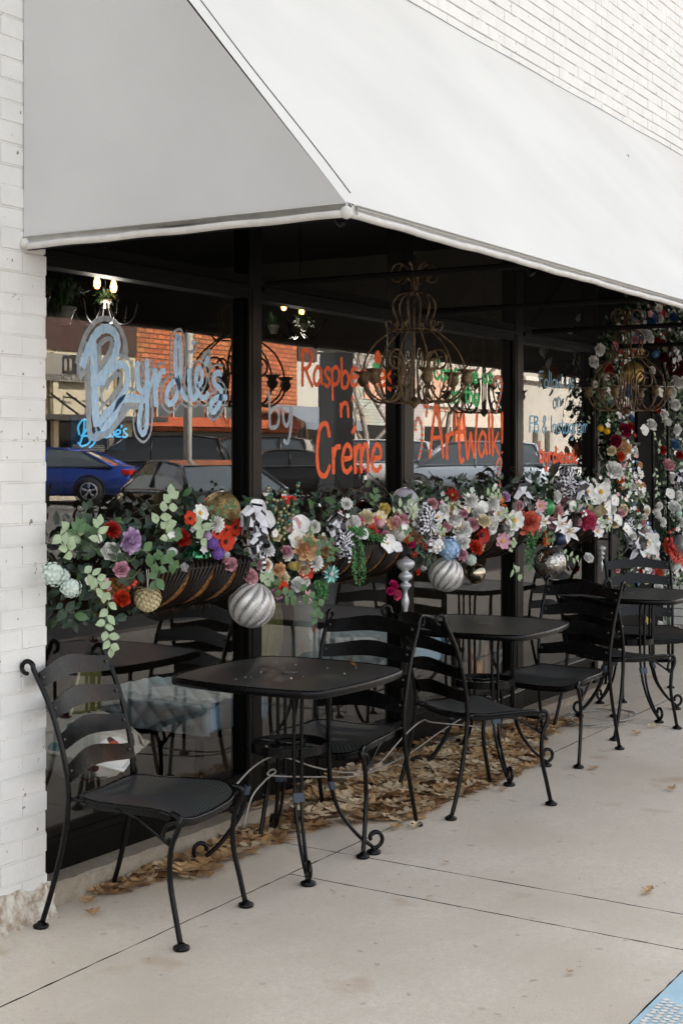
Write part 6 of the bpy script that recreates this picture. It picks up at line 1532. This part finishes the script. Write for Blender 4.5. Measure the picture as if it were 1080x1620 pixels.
srib(m, [(91, 580), (91, 591)], .10); srib(m, [(107.5, 565), (107.5, 591)], .17)
srib(m, [(110, 565), (110, 591)], .13); srib(m, arc(115.8, 582, 5.4, 8, 0, 360, 18), .13)
o = m.build('emblem', inkm, sg); o.location = -sg.location
# small words, written the right way round in the street, so mirrored in the glass
fc = bpy.data.curves.new('sign_words', 'FONT'); fc.body = 'Asset Management, Inc'; fc.size = .36; fc.materials.append(inkm)
ft0 = bpy.data.objects.new('sign_words', fc); COL.objects.link(ft0); bpy.context.view_layer.update(); ft = bpy.data.objects.new('sign_words', bpy.data.meshes.new_from_object(ft0)); COL.objects.link(ft); bpy.data.objects.remove(ft0); ft.parent = sg; ft.rotation_euler = (pi / 2, 0, pi); ft.location = Vector((BX(136), FY + .285, BZ(100, 602.5))) - sg.location
m = MB()
for px in (78, 104, 140, 176):
    m.tube([(BX(px), FY + .1, BZ(px, 622)), (BX(px) + .0, FY + 1.35, BZ(px, 660))], .035, 5); m.tube([(BX(px - 8), FY + .16, BZ(px, 628)), (BX(px + 12), FY + .16, BZ(px, 630))], .025, 5)
o = m.build('canopy_tie_rod', mat('rod_black', '#1a1816', .6), b1); o.location = -b1.location
zo = BZ(290, 668)
b2 = building(xa + .01, BX(470), 9.2, obrick, 'orange brick shop with an orange fascia line across the street, mirrored in the first window', [
    ('upper_window', [(BX(220 + i * 27), BX(241 + i * 27), BZ(290, 661), BZ(290, 641), .0, .04) for i in range(6)], mat('upper_glass', '#4a4f50', .15)),
    ('window_trim', [(BX(218 + i * 27), BX(220 + i * 27), BZ(290, 661), BZ(290, 641), .02, .08) for i in range(7)], wht_tr),
    ('orange_fascia', [(xa + .05, BX(465), zo - .16, zo + .16, .02, .35)], mat('orange_fascia_paint', '#a04a28', .6)), ('shop_front', [(xa + .05, BX(465), .4, zo - .35, .0, .05)], dkgl),
    ('orange_door', [(BX(254), BX(286), .4, BZ(270, 688), .06, .12)], mat('orange_door_paint', '#b8622e', .6)), ('door_glass', [(BX(257), BX(268), 1.0, BZ(270, 692), .121, .14), (BX(272), BX(283), 1.0, BZ(270, 692), .121, .14)], mat('door_pane', '#3c2a20', .2)),
    ('door_post', [(BX(288), BX(291), .4, BZ(270, 686), .06, .16)], mat('red_post', '#b5391f', .6))])
gw = brick_mat('pale_painted_brick', '#b9b5ac', '#adA9a0', '#928e86', 1.2); beige = mat('beige_render', '#b5aa9c', .85, var=.15, vscale=1.5)
xb = BX(470); xc = BX(560)
building(xb + .01, xc, 8.4, mat('grey_white_render', '#c9c5ba', .85, var=.12, vscale=1), 'grey white shop with a blue metal awning, mirrored in the second window', [
    ('dark_brick_panel', [(xb + .02, BX(500), BZ(480, 570), 8.39, .0, .06), (BX(505), BX(512), .4, BZ(510, 610), .01, .05)], dbrick), ('shop_front', [(xb + .05, xc - .05, .4, BZ(500, 680), .0, .05)], dkgl), ('door_trim', [(BX(441) if BX(441) > xb else xb + .5, (BX(441) if BX(441) > xb else xb + .5) + .2, .4, 2.6, .05, .1)], mat('tan_trim', '#8d6a48', .7))])
m = MB(); za, zb_ = BZ(470, 643), BZ(470, 681)
m.poly([(BX(415), FY + .36, za), (BX(512), FY + .36, za), (BX(512), FY + 2.0, zb_ + .25), (BX(415), FY + 2.0, zb_ + .25)]); m.poly([(BX(415), FY + 2.0, zb_ + .25), (BX(512), FY + 2.0, zb_ + .25), (BX(512), FY + 2.0, zb_), (BX(415), FY + 2.0, zb_)])
o = m.build('metal_awning', mat('blue_grey_metal', '#6d7682', .55, var=.2, vscale=2)); tag(o, 'blue grey metal awning over the shop across the street behind the by lettering', 'awning')
building(xc + .01, BX(668), 7.2, gw, 'pale painted brick building behind the bare tree, mirrored in the second window', [('peach_band', [(BX(575), BX(655), BZ(620, 634), BZ(620, 592), .0, .05)], mat('peach_render', '#c99a80', .8, var=.2, vscale=2)), ('garage_opening', [(BX(565), BX(640), .4, BZ(600, 672), .0, .05)], dkgl)])
building(BX(668) + .01, BX(822), 7.8, beige, 'beige building with an orange pier, mirrored in the third window', [('orange_pier', [(BX(716), BX(728), .4, BZ(720, 650), .02, .14)], mat('orange_pier_paint', '#b8603a', .7)), ('pink_panel', [(BX(683), BX(715), BZ(700, 650), BZ(700, 590), .0, .05)], MC['peach_render']), ('shop_front', [(BX(670), BX(712), .4, BZ(690, 675), .0, .05), (BX(735), BX(800), 1.1, BZ(760, 676), .0, .05)], dkgl), ('ledge_band', [(BX(668) + .05, BX(822) - .05, BZ(740, 646), BZ(740, 640), .05, .2)], wht_tr)])
building(BX(822) + .01, BX(1100), 7.6, mat('tan_render', '#8f8a82', .9, var=.1, vscale=.8), 'plain tan rendered building, mirrored in the fourth window', [('white_band', [(BX(822) + .05, BX(1090), BZ(870, 606), BZ(870, 600), .02, .3)], wht_tr), ('downpipe', [(BX(843), BX(849), .4, BZ(870, 682), .02, .3), (BX(862), BX(866), .4, BZ(870, 682), .02, .25)], MC['grey_zinc_pot'])])

def pole(px, d, r, h, label, m, head=None):
    x, y = M(px, d); root = empty('street_pole', (x, y, zr(y)), label=label, cat='pole')
    mb = MB(); mb.tube([(0, 0, 0), (0, 0, h)], r, 12); mb.lathe([(r * 1.8, 0), (r * 1.8, .1), (r * 1.3, .2), (r, .3)], (0, 0, 0), 12); mb.build('shaft', m, root, True)
    if head: head(root, h)
    return root
pole(298, 33, .10, 7, 'pale grey street pole in front of the orange brick shop', mat('pale_pole', '#b5b2aa', .6))
def thead(root, h): 
    mb = MB(); mb.bbox(-.05, .5, -.05, .05, h - .12, h, .02); mb.build('cross_bar', wht_tr, root)
x, y = M(532, 14.5)
cr = empty('steel_column', (x, y, zr(y)), .3, 'dark grey square steel column at the kerb, mirrored in the second window', 'column')
mb = MB(); mb.bbox(-.13, .13, -.13, .13, 0, 2.62, .02); mb.build('shaft', mat('dark_grey_steel', '#8b8e90', .5, var=.15, vscale=5), cr); mb = MB(); mb.bbox(-.25, .22, -.03, .03, 2.622, 2.68, .01); mb.bbox(-.14, .14, -.14, .14, 2.6, 2.621, .002); mb.build('cross_bar', wht_tr, cr)
bark = mat('pale_bark', '#8d8276', .9, var=.4, vscale=8)
def bare_tree(px, d, h, label, seed, lean=.2):
    rs = random.Random(seed); x, y = M(px, d); root = empty('bare_tree', (x, y, max(.0, zr(y))), label=label, cat='tree'); T = MB(); Bm = MB()
    def br(p, d_, L, r_, lv):
        q = p; pts = [p]
        for k in range(4):
            d_ = (d_ + Vector((rs.uniform(-.18, .18), rs.uniform(-.18, .18), rs.uniform(-.02, .14)))).normalized(); q = q + d_ * L / 4; pts.append(q)
        (T if lv == 0 else Bm).tube(pts, lambda t: r_ * .55 * (1 - .45 * t), 8 if lv < 2 else 4, caps=False)
        if lv < 5:
            for k in range(3 if lv < 4 else 2):
                st = pts[rs.choice((2, 3, 4))]; a = rs.uniform(0, 6.28); nd = (d_ + Vector((cos(a), sin(a), rs.uniform(.0, .5))) * rs.uniform(.5, .9)).normalized(); br(st, nd, L * rs.uniform(.62, .82), r_ * .55, lv + 1)
    br(Vector((0, 0, -.1)), Vector((lean, 0, 1)).normalized(), h * .32, h * .026, 0)
    T.build('trunk', bark, root, True); Bm.build('branches', bark, root)
bare_tree(606, 47, 9, 'bare pale street tree behind the white sport utility car', 3, .3)
bare_tree(574, 47, 10, 'slim bare street tree throwing branch shadows on the pale wall', 9, .3)
bare_tree(700, 50, 9, 'bare street tree in front of the beige building', 14, .1)

tyre = mat('tyre_rubber', '#17171a', .85); rimm = mat('alloy_rim', '#b9bbbe', .3, .8); cgd = mat('dark_car_glass', '#15181a', .06, spec=1., coat=1.); cgl = mat('car_glass', '#4a5358', .06, spec=1., coat=1.)
redl = mat('tail_lamp_red', '#b01d18', .2, emit=.15); whl = mat('head_lamp_clear', '#d5dadd', .1, spec=.9); chrome = mat('car_chrome', '#c9ccce', .15, 1.)
def car(kind, paintm, x, y, heading, label):
    root = empty('parked_car', (x, y, zr(y) if y > -22.9 else .28), heading, label, 'car')
    if kind == 'suv': L, Wd = 4.9, .98; B = [(-.5, .45, .95, .74), (-.485, .32, 1.05, .86), (-.44, .26, 1.10, .95), (-.2, .24, 1.12, 1.), (.1, .24, 1.10, 1.), (.27, .24, 1.08, .99), (.40, .26, 1.02, .94), (.475, .3, .92, .84), (.5, .4, .78, .70)]; Gs = [(-.475, 1.04, 1.10), (-.43, 1.10, 1.72), (-.3, 1.10, 1.79), (0, 1.10, 1.80), (.12, 1.09, 1.74), (.29, 1.07, 1.10)]
    else: L, Wd = 4.7, .92; B = [(-.5, .42, .86, .70), (-.485, .3, .97, .83), (-.42, .24, 1.00, .93), (-.2, .20, .98, 1.), (.1, .20, .95, 1.), (.25, .20, .93, .99), (.38, .22, .84, .94), (.47, .26, .72, .84), (.5, .34, .60, .70)]; Gs = [(-.41, .98, 1.0), (-.24, .98, 1.36), (-.08, .97, 1.44), (.05, .96, 1.43), (.12, .95, 1.38), (.27, .92, .95)]
    half = [(0, 0, 0), (.86, 0, 0), (.97, 0, .10), (1.0, .45, .0), (.97, .80, 0), (.88, .97, 0), (0, 1.0, .02)]
    def ring(t, zl, zt, w):
        pts = []
        for fx, fz, dz in half: pts.append((t * L, fx * w * Wd, zl + fz * (zt - zl) + dz))
        return pts + [(p[0], -p[1], p[2]) for p in pts[-2:0:-1]]
    def loft(rings):
        m = MB(); n = len(rings[0]); vs = [p for r_ in rings for p in r_]
        m.add(vs, [(i * n + k, (i + 1) * n + k, (i + 1) * n + (k + 1) % n, i * n + (k + 1) % n) for i in range(len(rings) - 1) for k in range(n)] + [tuple(range(n))[::-1], tuple((len(rings) - 1) * n + k for k in range(n))]); return m
    dense = []
    for i in range(len(B) - 1):
        for k in range(3): t = k / 3; dense.append(tuple(B[i][j] * (1 - t) + B[i + 1][j] * t for j in range(4)))
    dense.append(B[-1])
    loft([ring(*b) for b in dense]).build('body', paintm, root, True)
    def gring(t, zb, zt):
        w0, w1 = Wd * .90, Wd * .70; f = (zt - zb) / .5; w1 = w0 + (w1 - w0) * min(1, f)
        return [(t * L, w0, zb - .04), (t * L, (w0 + w1) / 2 + .03, (zb + zt) / 2), (t * L, w1, zt - .02), (t * L, 0, zt), (t * L, -w1, zt - .02), (t * L, -(w0 + w1) / 2 - .03, (zb + zt) / 2), (t * L, -w0, zb - .04)]
    loft([gring(*g) for g in Gs]).build('window_glass', cgd if 'black' in paintm.name else cgl, root, False)
    m = MB()
    rt = [g for g in Gs if g[2] > 1.3]
    rr = [[(t * L, s * Wd * .70 * 1.015, zt - .012) if abs(s) == 1 else (t * L, s * Wd * .7, zt + .008) for s in (-1, -.9, 0, .9, 1)] for t, zb, zt in rt]
    vs = [p for r_ in rr for p in r_]; m.add(vs, [(i * 5 + k, (i + 1) * 5 + k, (i + 1) * 5 + k + 1, i * 5 + k + 1) for i in range(len(rr) - 1) for k in range(4)]); m.build('roof', paintm, root, True)
    m = MB()
    for s in (-1, 1):
        g0, g1, g2, g3 = Gs[0], rt[0], rt[-1], Gs[-1]
        m.tube([(g0[0] * L, s * Wd * .90, g0[1] - .02), (g1[0] * L, s * Wd * .71, g1[2] - .02)], .05, 6); m.tube([(g3[0] * L, s * Wd * .90, g3[1] - .02), (g2[0] * L, s * Wd * .71, g2[2] - .02)], .04, 6)
        m.tube([(g[0] * L, s * Wd * .71, g[2] - .012) for g in rt], .028, 6); xm = -.05 * L; m.tube([(xm, s * Wd * .91, 1.0), (xm, s * Wd * .72, rt[1][2] - .02)], .035, 6)
        if kind == 'suv': m.tube([(-.28 * L, s * Wd * .92, 1.05), (-.28 * L, s * Wd * .72, 1.76)], .05, 6)
    m.build('pillar', paintm, root, True)
    m = MB()
    for s in (-1, 1): m.tube([(Gs[0][0] * L * .96, s * Wd * .915, 1.0 if kind != 'suv' else 1.12), (Gs[-1][0] * L * .96, s * Wd * .915, Gs[-1][1] + .01)], .012, 4)
    m.build('belt_trim', chrome, root)
    wr = .34 if kind != 'suv' else .38
    for sx in (-.29, .31):
        for s in (-1, 1):
            wx = sx * L; m = MB(); mt = Matrix.Rotation(pi / 2, 3, 'X')
            m.lathe([(wr * .62, -.11), (wr * .97, -.11), (wr, -.07), (wr, .07), (wr * .97, .11), (wr * .62, .11)], (wx, s * (Wd - .10), wr), 24, mtx=mt); wh = m.build('wheel', tyre, root, True)
            m = MB(); yy_ = s * (Wd + .015)
            m.lathe([(wr * .66, 0), (wr * .60, .0), (wr * .58, -.02 * s)], (wx, yy_, wr), 24, mtx=mt); m.lathe([(0, .02), (wr * .16, .02), (wr * .18, -.02)], (wx, yy_, wr), 12, mtx=mt)
            for k in range(5):
                a = k * 2 * pi / 5 + .3
                for da in (-.12, .12): m.tube([(wx + wr * .12 * cos(a), yy_, wr + wr * .12 * sin(a)), (wx + wr * .62 * cos(a + da), yy_, wr + wr * .62 * sin(a + da))], .022, 4)
            m.build('rim', rimm, wh, True)
            m = MB(); m.lathe([(0, 0), (wr * .6, 0)], (wx, s * (Wd - .06), wr), 20, mtx=mt); m.lathe([(0, 0), (wr * 1.13, 0)], (wx, s * (Wd * 1.0 + .002), wr + .02), 24, mtx=mt) if False else None; m.build('brake_disc', tyre, wh)
            m = MB(); m.lathe([(wr * 1.16, -.03), (wr * 1.16, .012), (wr * 1.05, .012)], (wx, s * (Wd * .985), wr + .02), 24, mtx=Matrix.Rotation(-s * pi / 2, 3, 'X')); m.build('wheel_arch', tyre, root)
    for s in (-1, 1):
        m = MB(); zt_ = .84 if kind != 'suv' else .98; m.bbox(-.503 * L, -.455 * L, s * .60 - .18, s * .60 + .18, zt_ - .09, zt_ + .05, .02); m.build('tail_light', redl, root)
        m = MB(); zt_ = .64 if kind != 'suv' else .80; m.bbox(.455 * L, .498 * L, s * .60 - .16, s * .60 + .16, zt_ - .07, zt_ + .06, .02); m.build('headlight', whl, root)
    m = MB(); m.bbox(.475 * L, .506 * L, -.38, .38, .38, .62, .02); m.build('grille', mat('grille_black', '#0d0d0e', .4), root)
    m = MB(); m.bbox(-.510 * L, -.49 * L, -.26, .26, .55, .68, .005); m.build('number_plate', mat('plate_white', '#c9cbc6', .5), root)
    return root
def carpaint(name, c, met=.3): return mat(name, c, .28, met, coat=.8)
side = atan2(-cY, -sY) ; DV = lambda deg: side + radians(deg)   # pointing screen left in the mirror image
def cpx(kind, pm, px, d, turn, label): x, y = M(px, d); return car(kind, pm, x, y, DV(turn), label)
cpx('sedan', carpaint('car_blue', '#1b3a8c', .5), 74, 37, 5, 'bright blue sedan parked across the street, mirrored at the left edge of the first window')
cpx('suv', carpaint('car_black', '#121316'), 232, 41, 0, 'long black sport utility car behind the blue sedan, mirrored in the first window')
cpx('sedan', carpaint('car_charcoal', '#2b2e31'), 305, 24, 62, 'dark charcoal sedan on the near side of the street, roof low in the first window')
cpx('suv', MC['car_charcoal'], 385, 46, 10, 'dark car with red tail lights behind the first window mullion')
cpx('sedan', MC['car_black'], 452, 43, 8, 'black sedan with silver wheels, mirrored under the by lettering')
cpx('suv', carpaint('car_white', '#dcdcda', .0), 572, 46, 6, 'white sport utility car behind the steel column, mirrored in the second window')
cpx('suv', MC['car_black'], 668, 52, 170, 'black car nose showing its headlight beside the second mullion')
cpx('suv', carpaint('car_silver', '#aab4c0', .4), 734, 44, 0, 'silver blue family car, mirrored low in the third window')
cpx('sedan', MC['car_white'], 835, 52, 0, 'white car just visible at the right edge of the third window')

# ================================================================== LIGHT, SKY, CAMERA
SUN_EL, SUN_AZ = 38., 16.      # degrees; azimuth east of straight behind the shop (+y)
SUN_STR, SKY_STR = 36.0, .53
sun = bpy.data.lights.new('sun', 'SUN'); sun.energy = SUN_STR; sun.angle = radians(.5); sun.color = (1, .965, .915)
so_ = bpy.data.objects.new('sun', sun); COL.objects.link(so_)
sd = Vector((sin(radians(SUN_AZ)) * cos(radians(SUN_EL)), cos(radians(SUN_AZ)) * cos(radians(SUN_EL)), sin(radians(SUN_EL))))
so_.rotation_euler = sd.to_track_quat('Z', 'Y').to_euler()
wd = bpy.data.worlds.new('World'); SC.world = wd; wd.use_nodes = True; nt = wd.node_tree; bg = nt.nodes['Background']
sk = nt.nodes.new('ShaderNodeTexSky'); sk.sky_type = 'NISHITA'; sk.sun_disc = False; sk.sun_elevation = radians(SUN_EL); sk.sun_rotation = radians(SUN_AZ); sk.air_density = 1.; sk.dust_density = 2.5; sk.ozone_density = 1.
hs = nt.nodes.new('ShaderNodeHueSaturation'); hs.inputs['Saturation'].default_value = .35
wb = nt.nodes.new('ShaderNodeMix'); wb.data_type = 'RGBA'; wb.blend_type = 'MULTIPLY'; wb.inputs[0].default_value = 1; wb.inputs[7].default_value = (1.035, 1.0, .962, 1)
nt.links.new(sk.outputs[0], hs.inputs['Color']); nt.links.new(hs.outputs[0], wb.inputs[6]); nt.links.new(wb.outputs[2], bg.inputs[0]); bg.inputs[1].default_value = SKY_STR
cam = bpy.data.cameras.new('camera'); co = bpy.data.objects.new('camera', cam); COL.objects.link(co)
cam.sensor_fit = 'VERTICAL'; cam.sensor_height = 36; cam.lens = 50; cam.clip_start = .05; cam.clip_end = 1500
cam.shift_y = -(810 - 715) / 1620
co.location = (0, -CD, CH); co.rotation_euler = (pi / 2, 0, YAW - pi / 2)
cam.dof.use_dof = False
SC.camera = co
SC.view_settings.view_transform = 'Standard'; SC.view_settings.look = 'None'; SC.view_settings.exposure = 0; SC.view_settings.gamma = 1
SC.cycles.max_bounces = 10; SC.cycles.transparent_max_bounces = 16; SC.cycles.diffuse_bounces = 4; SC.cycles.glossy_bounces = 5
SC.cycles.use_denoising = True
try: SC.cycles.denoiser = 'OPENIMAGEDENOISE'
except Exception: pass
SC.cycles.sample_clamp_indirect = 4
